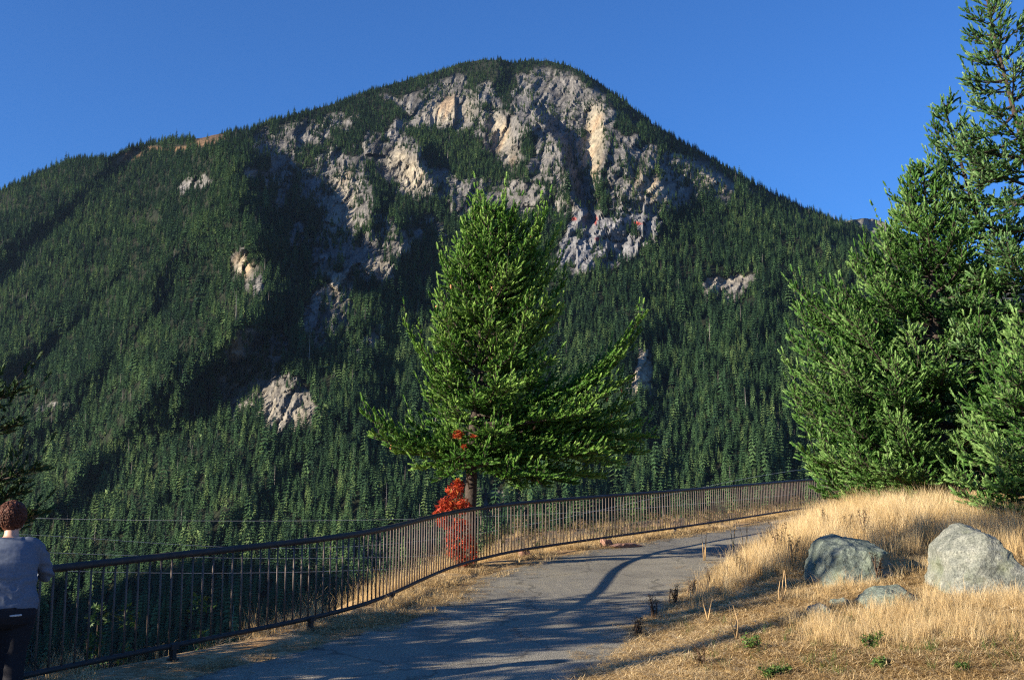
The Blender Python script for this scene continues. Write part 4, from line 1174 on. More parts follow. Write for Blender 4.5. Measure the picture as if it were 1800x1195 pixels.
m_straw = grass_material('dry_straw', [(0.0, (.19, .115, .045)), (.30, (.43, .290, .125)), (.62, (.62, .460, .230)), (1.0, (.74, .61, .38))])
m_grgr = grass_material('green_weed', [(0.0, (.030, .060, .012)), (.5, (.060, .120, .022)), (1.0, (.13, .20, .05))])

def tuft(name, seed, n, hmin, hmax, spread, lean, wid, mat, seg=3, head=0.0):
    g = np.random.default_rng(seed)
    V, T, A = [], [], []
    for i in range(n):
        a = g.random() * 6.283; r = spread * math.sqrt(g.random())
        p = np.array([r * math.cos(a), r * math.sin(a), -.02])
        h = g.uniform(hmin, hmax); b = g.random() * 6.283; ln = lean * g.uniform(.3, 1.3)
        d = np.array([math.cos(b), math.sin(b), 0]); s = np.array([-d[1], d[0], 0])
        if g.random() < .5: s = s * .5 + d * .5
        w = wid * g.uniform(.7, 1.3)
        o = len(V)
        for k in range(seg + 1):
            f = k / seg
            q = p + d * (ln * h * f ** 1.8) + np.array([0, 0, h * math.sin(min(f * (1.15 + .9 * max(0, ln - .5)), 3.0) * 1.2) / math.sin(1.2) if ln > .6 else h * f])
            ww = w * (1 - .85 * f)
            V += [q - s * ww, q + s * ww]; A += [f, f]
            if k: T += [(o + 2 * k - 2, o + 2 * k - 1, o + 2 * k + 1), (o + 2 * k - 2, o + 2 * k + 1, o + 2 * k)]
        if g.random() < head:                                  # seed head
            q = np.array(V[-1]); dd = d * .35 + np.array([0, 0, 1]); dd /= np.linalg.norm(dd)
            for k in range(5):
                o2 = len(V); c_ = q + dd * (-.02 + .022 * k); e = g.normal(size=3) * .006
                V += [c_ - e, c_ + e, c_ + dd * .03 + g.normal(size=3) * .006]; A += [.9] * 3; T.append((o2, o2 + 1, o2 + 2))
    return np_mesh(name, np.array(V), np.array(T), mat, False, {'along': ('FLOAT', np.array(A))})

def thatch(name, seed, n, rad, mat, wid=.0028):
    """Fallen straw lying on the ground."""
    g = np.random.default_rng(seed)
    V, T, A = [], [], []
    for i in range(n):
        a = g.random() * 6.283; r = rad * math.sqrt(g.random())
        c = np.array([r * math.cos(a), r * math.sin(a), g.uniform(.002, .03)])
        b = g.random() * 6.283; l = g.uniform(.06, .20)
        d = np.array([math.cos(b), math.sin(b), g.normal() * .12]); s = np.array([-d[1], d[0], 0]) * wid * g.uniform(.7, 1.5)
        bend = np.array([-d[1], d[0], 0]) * l * g.normal() * .12
        o = len(V)
        V += [c - d * l / 2 - s, c - d * l / 2 + s, c + bend - s, c + bend + s, c + d * l / 2 + (0, 0, g.uniform(0, .03))]
        T += [(o, o + 1, o + 3), (o, o + 3, o + 2), (o + 2, o + 3, o + 4)]
        A += [g.random()] * 5
    return np_mesh(name, np.array(V), np.array(T), mat, False, {'along': ('FLOAT', np.array(A))})

GT = [tuft('grass_tall_a', 1, 34, .18, .40, .10, .55, .0024, m_straw, 4, 0), tuft('grass_tall_b', 2, 30, .22, .50, .08, .45, .0022, m_straw, 4, .006),
      tuft('grass_mid_a', 3, 30, .09, .24, .10, .60, .0026, m_straw, 3, .02), tuft('grass_mid_b', 4, 28, .07, .19, .12, .95, .0028, m_straw, 4, 0),
      tuft('grass_low_a', 5, 26, .04, .13, .11, 1.1, .0034, m_straw, 3, 0), thatch('straw_a', 6, 70, .22, m_straw), thatch('straw_b', 7, 60, .25, m_straw),
      tuft('grass_green', 8, 18, .10, .30, .08, .7, .0042, m_grgr, 4, 0)]
g_ob = [bpy.data.objects.new('grass_plant_%s' % 'abcdefgh'[i], me) for i, me in enumerate(GT)]

def place_grass():
    pts, kind, sc, tn = [], [], [], []
    def add(x, y, k, s, t):
        pts.append(np.stack([x, y, ground_z(x, y)], -1)); kind.append(np.broadcast_to(k, x.shape)); sc.append(s); tn.append(t)
    # the bank
    n = 150000
    y = 8.2 + 26 * rng.random(n) ** 1.5; x = rng.uniform(-1, 17, n)
    s = x - edge_x(y)
    ok = (s > -.05) & (x / y < .68) & (x / y > -.1)
    x, y, s = x[ok], y[ok], s[ok]
    u = CX + F * x / y                                             # rough bearing, used only to thin the far field
    tall = sstep(14.0, 18.0, y + .8 * fbm(x * .6, y * .6, 3.0, 3)) * sstep(.5, 1.5, s)
    tall = np.maximum(tall, .35 * sstep(.1, .4, s) * (1 - sstep(.5, 1.0, s)) * sstep(13, 16, y))
    dn = fbm(x * .8, y * .8, 6.0, 3)
    keep = rng.random(len(x)) < np.clip(.62 + .5 * dn, .2, 1)
    x, y, s, tall, dn = x[keep], y[keep], s[keep], tall[keep], dn[keep]
    r = rng.random(len(x))
    near = 1 - tall
    k = np.where(r < tall * .55, rng.integers(0, 2, len(x)), np.where(r < tall * .85 + near * .02, 2, np.where(r < tall * .95 + near * .06, 3, np.where(r < tall * .97 + near * .18, 4, rng.integers(5, 7, len(x))))))
    bould = np.zeros(len(x), bool)
    sc_ = rng.uniform(.7, 1.2, len(x)) * np.where((k >= 2) & (k <= 4), .55 + .45 * tall, 1.0)
    t = np.clip(.34 + .22 * fbm(x * 1.2, y * 1.2, 8.0, 3) + rng.normal(0, .13, len(x)) + .10 * tall, 0, 1)
    add(x, y, k, sc_, t)
    # around the boulders the grass stands taller
    for (uu, vv, du, num) in ((1480, 1042, 80, 110), (1712, 1062, 100, 190), (1560, 1085, 70, 240), (1430, 1098, 45, 120), (1590, 1010, 40, 90), (1620, 1075, 50, 160), (1790, 1068, 40, 140), (1600, 1120, 90, 200), (1720, 1110, 90, 220), (1480, 1120, 60, 120)):
        q = on_bank(uu, vv)
        w = du / F * q[1]
        x = q[0] + rng.normal(0, w * .55, num); y = q[1] + rng.normal(-.10, .22, num)
        add(x, y, np.where(rng.random(num) < .35, 2, np.where(rng.random(num) < .5, 3, 0)), rng.uniform(.4, .75, num), np.clip(.36 + rng.normal(0, .15, num), 0, 1))
    # verge under and beyond the railing
    n = 9000
    y = 8 + 30 * rng.random(n) ** 1.3; o = rng.uniform(-.75, 1.0, n); x = rail_x(y) - o / .86
    dn = fbm(x * .8, y * .8, 16.0, 3)
    keep = (rng.random(n) < np.clip(.30 + 1.1 * dn, .03, 1)) & ((o > -.35) | (rng.random(n) < .25))
    x, y, o = x[keep], y[keep], o[keep]
    r = rng.random(len(x))
    k = np.where(o > .25, np.where(r < .30, rng.integers(0, 2, len(x)), np.where(r < .7, 2, 3)), np.where(r < .30, 4, np.where(r < .36, 3, rng.integers(5, 7, len(x)))))
    add(x, y, k, rng.uniform(.6, 1.1, len(x)), np.clip(.34 + rng.normal(0, .14, len(x)), 0, 1))
    # straw and needles blown onto the edges of the paving
    n = 900
    y = 8.5 + 22 * rng.random(n) ** 1.3; d_ = np.abs(rng.normal(0, .32, n)); lf = rng.random(n) < .6
    x = np.where(lf, rail_x(y) + .45 + d_, edge_x(y) + .05 - d_)
    pts.append(np.stack([x, y, path_z(y) + .012], -1)); kind.append(rng.integers(5, 7, n)); sc.append(rng.uniform(.22, .55, n)); tn.append(np.clip(.22 + rng.normal(0, .12, n), 0, 1))
    # the brushy spur across the hollow
    n = 2200
    x = rng.uniform(-4, 30, n); y = rng.uniform(44, 84, n)
    ok = x < rail_x(y) - 6
    x, y = x[ok], y[ok]
    pts.append(np.stack([x, y, hill_z(x, y)], -1)); kind.append(np.where(rng.random(len(x)) < .5, 2, 1)); sc.append(rng.uniform(.9, 1.6, len(x))); tn.append(np.clip(.2 + rng.normal(0, .12, len(x)), 0, 1))
    # green leaves in the dry grass
    n = 160
    uu = rng.uniform(1180, 1800, n); vv = rng.uniform(1090, 1190, n)
    q = np.array([on_bank(a, b) for a, b in zip(uu, vv)])
    add(q[:, 0], q[:, 1], np.full(n, 7), rng.uniform(.3, .6, n), rng.uniform(0, .5, n))
    p = np.vstack(pts); k = np.concatenate(kind); s = np.concatenate(sc); t = np.concatenate(tn)
    n = len(p)
    rot = np.stack([rng.normal(0, .08, n), rng.normal(0, .08, n), rng.uniform(0, 6.28, n)], -1)
    scatter('dry_grass', p, rot, np.repeat(s[:, None], 3, 1), k, t, g_ob, 'golden dry grass and fallen straw on the bank and verge', 'grass')
    print('grass', n)
place_grass()

# ------------------------------------------------------------------ leafy things: red shrub, brush, weeds
def leaf_material(name, stops, transl=.35, rough=.55):
    m, nt, b, new, L = material(name)
    a = new('ShaderNodeAttribute'); a.attribute_name = 'tint'
    r = ramp_node(new, L, a.outputs['Fac'], stops)
    L(r.outputs['Color'], b.inputs['Base Color']); b.inputs['Roughness'].default_value = rough; b.inputs['Specular IOR Level'].default_value = .3
    t = new('ShaderNodeBsdfTranslucent'); L(r.outputs['Color'], t.inputs['Color'])
    ms = new('ShaderNodeMixShader'); ms.inputs[0].default_value = transl
    L(b.outputs[0], ms.inputs[1]); L(t.outputs[0], ms.inputs[2]); L(ms.outputs[0], nt.nodes['Material Output'].inputs['Surface'])
    return m
m_red = leaf_material('red_autumn_leaf', [(0, (.09, .018, .012)), (.45, (.42, .042, .020)), (.8, (.55, .095, .030)), (1, (.42, .19, .05))])
m_brush = leaf_material('brush_leaf', [(0, (.035, .050, .015)), (.45, (.080, .085, .030)), (.75, (.16, .11, .045)), (1, (.26, .17, .08))])
m_leaf = leaf_material('green_leaf', [(0, (.030, .070, .015)), (.5, (.07, .15, .03)), (1, (.22, .26, .06))])
m_weed = leaf_material('dried_weed_leaf', [(0, (.030, .020, .012)), (.5, (.065, .042, .022)), (1, (.14, .09, .04))])
m_stalk, _, b_, _, _ = material('dry_stalk'); b_.inputs['Base Color'].default_value = (.09, .055, .032, 1); b_.inputs['Roughness'].default_value = .9
m_straw_stalk, _, b_, _, _ = material('straw_stalk'); b_.inputs['Base Color'].default_value = (.42, .28, .13, 1); b_.inputs['Roughness'].default_value = .8

def leaves_arrays(C, size, g, lobes=3, flat=.6):
    """Lobed leaves: small stars of a few faces, each with its own tilt."""
    V, T = [], []
    n = len(C)
    for i in range(n):
        nrm = g.normal(size=3); nrm[2] = abs(nrm[2]) + flat; nrm /= np.linalg.norm(nrm)
        a = np.cross(nrm, g.normal(size=3)); a /= np.linalg.norm(a); b = np.cross(nrm, a)
        s = size[i]; o = len(V)
        V.append(C[i])
        for k in range(lobes):
            t = (k - (lobes - 1) / 2) * 1.0
            tip = C[i] + s * (a * math.cos(t) + b * math.sin(t)) + nrm * s * g.normal() * .15
            e1 = C[i] + .45 * s * (a * math.cos(t - .45) + b * math.sin(t - .45)); e2 = C[i] + .45 * s * (a * math.cos(t + .45) + b * math.sin(t + .45))
            j = len(V); V += [e1, tip, e2]; T += [(o, j, j + 1), (o, j + 1, j + 2)]
    return np.array(V), np.array(T), 1 + 3 * lobes

def shrub(name, label, cat, base, stems, clumps, mat, leaf, seed, group=None, stem_mat=None, tint=(.5, .25), lobes=3):
    """stems: list of point lists; clumps: (centre, radius xyz, count). Coordinates are world positions."""
    g = np.random.default_rng(seed)
    base = np.asarray(base, float)
    root = empty(name, base); tag(root, label, cat, group)
    for st in stems:
        st = np.asarray(st, float)
        link('stem', tube('stem', st - base, np.linspace(.014, .004, len(st)) * (leaf / .05) ** .3, stem_mat or m_stalk, 5), root)
    C, Sz = [], []
    for c, r, n in clumps:
        n = int(n * (1.45 if mat is m_red else 1)); d = g.normal(size=(n, 3)); d /= np.linalg.norm(d, axis=1, keepdims=True)
        C.append(np.asarray(c) + d * np.asarray(r) * g.uniform(.35, 1.05, (n, 1))); Sz.append(leaf * g.uniform(.6, 1.3, n))
    C = np.vstack(C) - base; Sz = np.concatenate(Sz)
    V, T, k = leaves_arrays(C, Sz, g, lobes)
    tn = np.repeat(np.clip(g.normal(tint[0], tint[1], len(C)), 0, 1), k)
    o = link('foliage', np_mesh('foliage', V, T, mat, False, {'tint': ('FLOAT', tn)}), root); o['kind'] = 'stuff'
    return root

YR = 19.9
def S_(u, v, dy=0): return P(u, v, YR + dy)
rb_ = S_(808, 1000); rb_[2] = float(ground_z(rb_[0], rb_[1])) - .05
cl = [(S_(800, 862), (.18, .2, .13), 170), (S_(785, 890), (.19, .2, .16), 240), (S_(812, 890), (.17, .2, .17), 200), (S_(778, 915), (.12, .18, .13), 130), (S_(805, 925), (.22, .2, .16), 230), (S_(820, 955), (.17, .2, .18), 210), (S_(800, 968), (.18, .2, .16), 180), (S_(815, 985), (.20, .2, .12), 200), (S_(795, 945), (.12, .15, .12), 90), (S_(806, 848), (.08, .1, .06), 50), (S_(770, 900), (.07, .1, .05), 40), (S_(833, 970), (.08, .1, .18), 80)]
shrub('red_shrub', 'bright red leaved shrub at the foot of the lone fir, behind the railing', 'shrub', rb_, [[rb_, S_(805, 950), S_(800, 860)], [rb_, S_(795, 940), S_(780, 890)], [rb_, S_(818, 950), S_(815, 885)]], cl, m_red, .055, 4)
rb2 = T_(826, 870); 
shrub('red_vine', 'spray of orange red leaves caught in the lowest boughs of the lone fir', 'vine', rb2, [[rb2, T_(818, 810, -.5), T_(806, 765, -1.0)]], [(T_(806, 764, -1.15), (.10, .1, .07), 60), (T_(816, 785, -1.0), (.05, .05, .05), 20), (T_(832, 768, -1.1), (.08, .06, .04), 20)], m_red, .05, 6, tint=(.75, .2))

# brush on the spur across the hollow
gsh = np.random.default_rng(77)
BR = [(u + gsh.uniform(-9, 9), float(np.interp(y, [46, 60, 72, 82], [0, 1, 2, 3])), y) for y in (47, 53, 60, 67, 74, 80) for u in np.arange(838 + (y % 3) * 8, 1425, 36 if y > 55 else 44)]
for i, (u, _, y) in enumerate(BR):
    a, m = pix_ray(u, 900); x = float(a) * y
    if x > rail_x(y) - 7: continue
    z = float(hill_z(x, y)); b = np.array([x, y, z - .1])
    r = gsh.uniform(.5, 1.1); h = gsh.uniform(.5, 1.3)
    st, cl = [], []
    for k in range(4):
        an = gsh.random() * 6.28; e = b + np.array([math.cos(an) * r * .7, math.sin(an) * r * .7, h])
        st.append([b, b + (e - b) * .5 + np.array([0, 0, .15]), e]); cl.append((e - np.array([0, 0, .25]), (r * .5, r * .5, h * .42), 34))
    br = i % 3 == 0
    shrub('shrub', '%s shrub on the brushy slope seen through the far railing' % ('brownish' if br else 'dull green'), 'shrub', b, st, cl, m_brush, .11, 200 + i, '%s shrubs on the slope beyond the railing' % ('brownish' if br else 'dull green'), tint=((.72, .2) if br else (.28, .2)))

# leafy weeds on the verge below the railing at the left
for i, (u, v, o_, lab) in enumerate(((250, 1085, 1.3, 'leafy green bush behind the railing nearest the person'), (330, 1080, 1.7, 'pale green bush behind the railing, left of the sunlit grass'), (130, 1060, 1.2, 'small yellow green sapling behind the railing beside the person'), (300, 1130, .5, 'low green weed at the foot of the railing bars'))):
    q = on_path(u, v + 60); y = q[1] + .6; x = float(rail_x(y)) - o_ / .86; z = float(ground_z(x, y)); b = np.array([x, y, z - .1])
    tp = np.array([x, y, 1.65 + pix_ray(u, v)[1] * y])
    shrub('shrub', lab, 'shrub', b, [[b, (b + tp) / 2, tp]], [(tp, (.16, .16, .14), 50), ((b + tp) / 2, (.14, .14, .22), 45)], m_leaf, .05, 300 + i, 'leafy plants just behind the near railing', tint=(.2, .2))

# dried weeds standing on the bank: stalks with curled dark leaves and seed tufts
def weed(u, v, h, label, seed, dense=1.0, mat=None, stalks=4, group='dried weeds on the bank', stalk_mat=None, name='dried_weed', leaf=.022, tint=(.45, .25), spread=.22):
    g = np.random.default_rng(seed)
    b = on_bank(u, v)
    st, cl = [], []
    for k in range(stalks):
        an = g.random() * 6.28; hh = h * g.uniform(.65, 1.05)
        e = b + np.array([math.cos(an) * hh * spread, math.sin(an) * hh * spread, hh])
        mid = b + (e - b) * .5 + np.array([g.normal() * .02, g.normal() * .02, .02])
        st.append([b + np.array([g.normal() * .03, g.normal() * .03, -.03]), mid, e])
        for f in np.linspace(.35, 1, 6): cl.append((b + (e - b) * f, (.035, .035, .03), max(2, int(6 * dense))))
    shrub(name, label, 'weed', b, st, cl, mat or m_weed, leaf, seed, group, stalk_mat, tint, 2)
WD = [(1370, 985, .55, 'tall dark dried weed clump left of the flat topped boulder', 5, 1.6, 9), (1345, 975, .42, 'brown dried weed nearest the walkway, left of the dark clump', 6, 1.2, 5), (1395, 995, .40, 'dark dried weed against the left side of the flat topped boulder', 7, 1.3, 5),
      (1455, 945, .42, 'dark seedy weed rising behind the flat topped boulder, on the left', 8, 1.6, 4), (1490, 948, .36, 'dark seedy weed behind the middle of the flat topped boulder', 9, 1.4, 4), (1520, 950, .44, 'dark seedy weed behind the right end of the flat topped boulder', 10, 1.6, 4),
      (1300, 1010, .34, 'low dark weed on the edge of the walkway, midway along', 11, 1.4, 6), (1245, 1035, .30, 'low dark weed on the edge of the walkway, beside the railing shadow', 12, 1.4, 6), (1275, 1022, .26, 'small dark weed between two others on the walkway edge', 13, 1.2, 5),
      (1120, 1120, .22, 'thin dark weed at the near end of the shaded walkway edge', 14, 1.0, 6), (1150, 1090, .30, 'thin dark weed in the shade where the walkway meets the bank', 15, 1.1, 6), (1185, 1066, .28, 'dark weed at the shaded walkway edge, under the lit grass', 16, 1.2, 6), (1215, 1050, .26, 'dark weed just left of the sunlit walkway edge', 17, 1.2, 6),
      (1230, 1180, .22, 'dried weed with a flat seed head in the near grass', 18, 1.0, 3), (1545, 1030, .36, 'rusty curled dock weed at the right end of the flat topped boulder', 19, 1.6, 5)]
for (u, v, h, lab, sd, dn, ns) in WD: weed(u, v, h, lab, sd, dn, stalks=ns)
for (u, v, h, lab, sd) in ((1235, 985, .75, 'tall pale grass stalk leaning over the walkway edge', 31), (1290, 965, .85, 'tall straw stalks with seed heads before the far railing', 32), (1310, 975, .75, 'pair of straw stalks right of the tallest stalks', 33), (1370, 1066, .42, 'bare forked straw stalk in the shaded grass', 34), (1245, 1095, .40, 'bleached bent stalk at the edge of the shade', 35), (1295, 1130, .38, 'single pale stalk standing in the lit straw', 36)):
    weed(u, v, h, lab, sd, .5, m_leaf if False else None, 3, 'tall straw stalks on the bank', m_straw_stalk, 'straw_stalk', .016, (.95, .1), .18)
for (u, v, h, lab, sd) in ((1375, 1188, .10, 'fresh green weed at the bottom of the bank'  , 41), (1350, 1192, .12, 'fresh green weed left of the other green one', 42), (1318, 1150, .20, 'thin green flowering weed in the lit straw', 43), (1530, 1140, .16, 'sparse green weed below the low dark rock', 44), (1690, 1185, .08, 'tiny green weed in the grass below the pointed boulder', 45), (1545, 1172, .10, 'small green sprout in the near straw', 46)):
    weed(u, v, h, lab, sd, 1.2, m_leaf, 5, 'green weeds on the bank', None, 'green_weed', .035, (.45, .2), .6)
# long arching green and golden grass under the bushy fir
def arching(u, v, n, label, seed):
    g = np.random.default_rng(seed)
    b = on_bank(u, v); b[2] -= .02
    root = empty('grass_clump', b); tag(root, label, 'grass clump')
    V, T = [], []
    for i in range(n):
        an = g.uniform(-.6, 3.7); h = g.uniform(.35, .62); r = g.uniform(.25, .6); d = np.array([math.cos(an), math.sin(an) * .5 - .1, 0])
        s = np.array([-d[1], d[0], 0]); s = (s * .6 + np.array([.4, 0, 0])) * .006
        o = len(V)
        for k in range(7):
            f = k / 6; q = d * r * f ** 1.2 + np.array([g.normal() * .002, 0, h * math.sin(min(2.35 * f, 2.35))])
            V += [q - s * (1 - .9 * f), q + s * (1 - .9 * f)]
            if k: T += [(o + 2 * k - 2, o + 2 * k - 1, o + 2 * k + 1), (o + 2 * k - 2, o + 2 * k + 1, o + 2 * k)]
    tn = np.repeat(g.uniform(.3, 1, n), 14)
    o = link('blade', np_mesh('blade', np.array(V), np.array(T), m_leaf, False, {'tint': ('FLOAT', tn)}), root); o['kind'] = 'stuff'
arching(1612, 898, 46, 'arching clump of long green and golden grass under the bushy fir', 90)
# ------------------------------------------------------------------ the person at the railing
def simple(name, col, rough=.6, spec=.3, noise=None):
    m, nt, b, new, L = material(name)
    if noise:
        tc = new('ShaderNodeTexCoord'); n = noise_node(new, L, tc.outputs['Object'], noise[0], 4, .6)
        r = ramp_node(new, L, n.outputs['Fac'], [(.3, tuple(c * noise[1] for c in col)), (.7, tuple(c * noise[2] for c in col))])
        L(r.outputs['Color'], b.inputs['Base Color'])
    else: b.inputs['Base Color'].default_value = (*col, 1)
    b.inputs['Roughness'].default_value = rough; b.inputs['Specular IOR Level'].default_value = spec
    return m
m_skin = simple('skin', (.52, .30, .21), .5, .35, (30, .9, 1.06))
m_shirt = simple('blue_grey_knit', (.115, .137, .180), .9, .1, (60, .82, 1.12))
m_jeans = simple('black_denim', (.016, .016, .020), .85, .15, (80, .7, 1.3))
m_hair = simple('auburn_hair', (.070, .025, .014), .6, .25, (26, .6, 1.7))
m_shoe = simple('dark_shoe', (.03, .028, .027), .6)
m_gold = simple('earring_metal', (.75, .62, .40), .25, .6); m_gold.node_tree.nodes['Principled BSDF'].inputs['Metallic'].default_value = 1
m_white = simple('white_trim', (.42, .42, .42), .7)
m_eye = simple('eye', (.6, .58, .55), .2, .5)

def loft(rings, n=20, pw=2.0):
    """rings: (centre, right vector * half width, forward vector * half depth)."""
    V = []
    for c, a, b in rings:
        c, a, b = [np.asarray(q, float) for q in (c, a, b)]
        for k in range(n):
            t = 2 * math.pi * k / n
            ct, st = math.cos(t), math.sin(t)
            e = 2.0 / pw
            V.append(c + a * math.copysign(abs(ct) ** e, ct) + b * math.copysign(abs(st) ** e, st))
    nr = len(rings)
    i = np.arange(nr * n).reshape(nr, n); j = np.roll(i, -1, 1)
    Q = np.stack([i[:-1], j[:-1], j[1:], i[1:]], -1).reshape(-1, 4)
    T = np.vstack([Q[:, [0, 1, 2]], Q[:, [0, 2, 3]]])
    k = len(V); V += [np.mean(V[:n], 0), np.mean(V[-n:], 0)]
    c0 = np.stack([j[0], i[0], np.full(n, k)], -1); c1 = np.stack([i[-1], j[-1], np.full(n, k + 1)], -1)
    return np.array(V), np.vstack([T, c0, c1])

def torso(rows, pw=2.3):
    return loft([((x, y, z), (rx, 0, 0), (0, ry, 0)) for x, y, z, rx, ry in rows], 28, pw)

def limb(pts, rad, n=12):
    V, Q, T = tube_arrays(np.array(pts), np.array(rad), n)
    return V, np.vstack([Q[:, [0, 1, 2]], Q[:, [0, 2, 3]], T])

def smooth_line(pts, rad, n=14):
    pts, rad = np.array(pts, float), np.array(rad, float)
    x = np.linspace(0, 1, len(pts)); xx = np.linspace(0, 1, n)
    out = np.stack([np.interp(xx, x, pts[:, k]) for k in range(3)], -1)
    for _ in range(2): out[1:-1] = (out[:-2] + 2 * out[1:-1] + out[2:]) / 4
    return out, np.interp(xx, x, rad)

def fuse(name, parts, voxel, mat, smooth_it=6, disp=None):
    """Join overlapping closed shapes into one continuous skin."""
    V, T, n = [], [], 0
    for v, t in parts: V.append(v); T.append(t + n); n += len(v)
    me = np_mesh(name + '_raw', np.vstack(V), np.vstack(T), mat, True)
    o = bpy.data.objects.new(name + '_raw', me); COL.objects.link(o)
    r = o.modifiers.new('r', 'REMESH'); r.mode = 'VOXEL'; r.voxel_size = voxel; r.use_smooth_shade = True
    s = o.modifiers.new('s', 'SMOOTH'); s.iterations = smooth_it; s.factor = .5
    dg = bpy.context.evaluated_depsgraph_get(); dg.update()
    out = bpy.data.meshes.new_from_object(o.evaluated_get(dg), depsgraph=dg)
    bpy.data.objects.remove(o); bpy.data.meshes.remove(me)
    out.name = name
    if disp is not None:
        c = np.empty(len(out.vertices) * 3, np.float32); out.vertices.foreach_get('co', c); c = c.reshape(-1, 3).astype(float)
        nn = np.empty_like(c, dtype=np.float32); out.vertices.foreach_get('normal', nn.ravel()) if False else None
        nn = np.array([v.normal[:] for v in out.vertices])
        c = c + nn * disp(c)[:, None]
        out.vertices.foreach_set('co', c.astype(np.float32).ravel()); out.update()
    if not out.materials: out.materials.append(mat)
    else: out.materials[0] = mat
    return out

pxy = P(8, 1100, 9.15)
FEET = np.array([pxy[0], pxy[1], float(path_z(pxy[1])) + .02])
person = empty('person', FEET, R(20))
tag(person, 'person with short curly auburn hair in a grey blue top leaning on the railing', 'person')

# joints, in the person's own frame: +y is the way she looks out over the railing, +x her right
neck = np.array([0, .100, 1.385]); head = np.array([0.005, .135, 1.535])
shR, elR, wrR = np.array([.195, .075, 1.315]), np.array([.285, .225, 1.055]), np.array([.205, .445, 1.085])
shL, elL, wrL = np.array([-.195, .075, 1.315]), np.array([-.285, .235, 1.055]), np.array([-.165, .450, 1.085])
hR, kR, aR = np.array([.110, .01, .86]), np.array([.085, .035, .47]), np.array([.075, -.01, .08])
hL, kL, aL = np.array([-.110, .0, .86]), np.array([-.085, .05, .47]), np.array([-.085, .03, .08])

def hand(w, side):
    """A palm with four unequal fingers curled over the rail and a thumb from its side."""
    parts = []
    d = np.array([-.25 * side, .95, -.05]); d /= np.linalg.norm(d)
    lat = np.cross(d, [0, 0, 1.0]); lat /= np.linalg.norm(lat)
    upv = np.cross(lat, d)
    pc = [w + d * t for t in (-.01, .03, .06, .088)]
    parts.append(loft([(pc[0], lat * .026, upv * .018), (pc[1], lat * .036, upv * .015), (pc[2], lat * .041, upv * .014), (pc[3], lat * .038, upv * .010)], 14))
    for k, ln in enumerate((.066, .076, .071, .056)):
        off = (k - 1.5) * .0195 * (1 if side > 0 else -1)
        b = pc[3] + lat * off - d * .012
        p1 = b + d * ln * .45 + upv * .004; p2 = p1 + d * ln * .30 - upv * ln * .28; p3 = p2 + d * ln * .06 - upv * ln * .34
        parts.append(limb([b, p1, p2, p3], [.0092, .0086, .0078, .0062], 8))
    tb = pc[1] - lat * .030 * side; 
    parts.append(limb([tb, tb + d * .030 - lat * .020 * side - upv * .006, tb + d * .058 - lat * .022 * side - upv * .018], [.012, .0098, .0074], 8))
    return parts

body = []
body.append(torso([(0, 0, .80, .150, .11), (0, .0, .90, .205, .145), (0, .01, 1.02, .195, .135), (0, .035, 1.15, .195, .140), (0, .06, 1.26, .185, .120), (0, .075, 1.33, .150, .085), (0, .09, 1.375, .075, .062)]))
body.append(limb(*smooth_line([neck - [0, .01, .05], neck + [0, .012, .04], head - [0, .0, .03]], [.066, .056, .054], 8)))
turn = R(-24)
ct, st = math.cos(turn), math.sin(turn)
hx = np.array([ct, st, 0]); hy = np.array([-st, ct, 0])          # head turned a little to her right
def hd(x, y, z): return head + hx * x + hy * y + np.array([0, 0, z])
body.append(loft([(hd(0, -.005, .105), hx * .030, hy * .036), (hd(0, -.008, .092), hx * .058, hy * .070), (hd(0, -.008, .055), hx * .074, hy * .092), (hd(0, -.004, .010), hx * .076, hy * .096), (hd(0, .004, -.03), hx * .072, hy * .088), (hd(0, .018, -.065), hx * .060, hy * .068), (hd(0, .038, -.098), hx * .042, hy * .044), (hd(0, .050, -.112), hx * .022, hy * .024)], 24))
body.append(limb([hd(0, .092, .018), hd(0, .108, -.012), hd(0, .114, -.028)], [.008, .012, .014], 8))           # nose
for s in (1, -1):
    body.append(loft([(hd(.074 * s, -.004, .022), hx * .008, hy * .016), (hd(.082 * s, -.012, .004), hx * .010, hy * .019), (hd(.080 * s, -.008, -.022), hx * .008, hy * .011)], 10))
    body.append(limb([hd(.012 * s, .094, -.060), hd(-.012 * s, .096, -.060)], [.009, .009], 6))                       # lips
    body.append(limb([hd(.020 * s, .088, .034), hd(.045 * s, .078, .032)], [.010, .008], 6))                          # brow
for sh, el, wr, side in ((shR, elR, wrR, 1), (shL, elL, wrL, -1)):
    body.append(limb(*smooth_line([sh - [.06 * side, 0, -.01], sh - [.012 * side, 0, .012], (sh + el) / 2, el, (el * .6 + wr * .4), wr], [.055, .062, .058, .046, .043, .027], 18)))
    body += hand(wr, side)
for h, k, a in ((hR, kR, aR), (hL, kL, aL)):
    body.append(limb(*smooth_line([h, (h + k) / 2, k, (k * .65 + a * .35), a], [.125, .105, .070, .072, .045], 18), 16))
    body.append(loft([(a + [0, -.05, -.05], (.035, 0, 0), (0, 0, .030)), (a + [0, .03, -.035], (.042, 0, 0), (0, 0, .045)), (a + [0, .11, -.055], (.045, 0, 0), (0, 0, .025)), (a + [0, .165, -.062], (.035, 0, 0), (0, 0, .016))], 14))
link('body', fuse('body', body, .010, m_skin, 4), person)

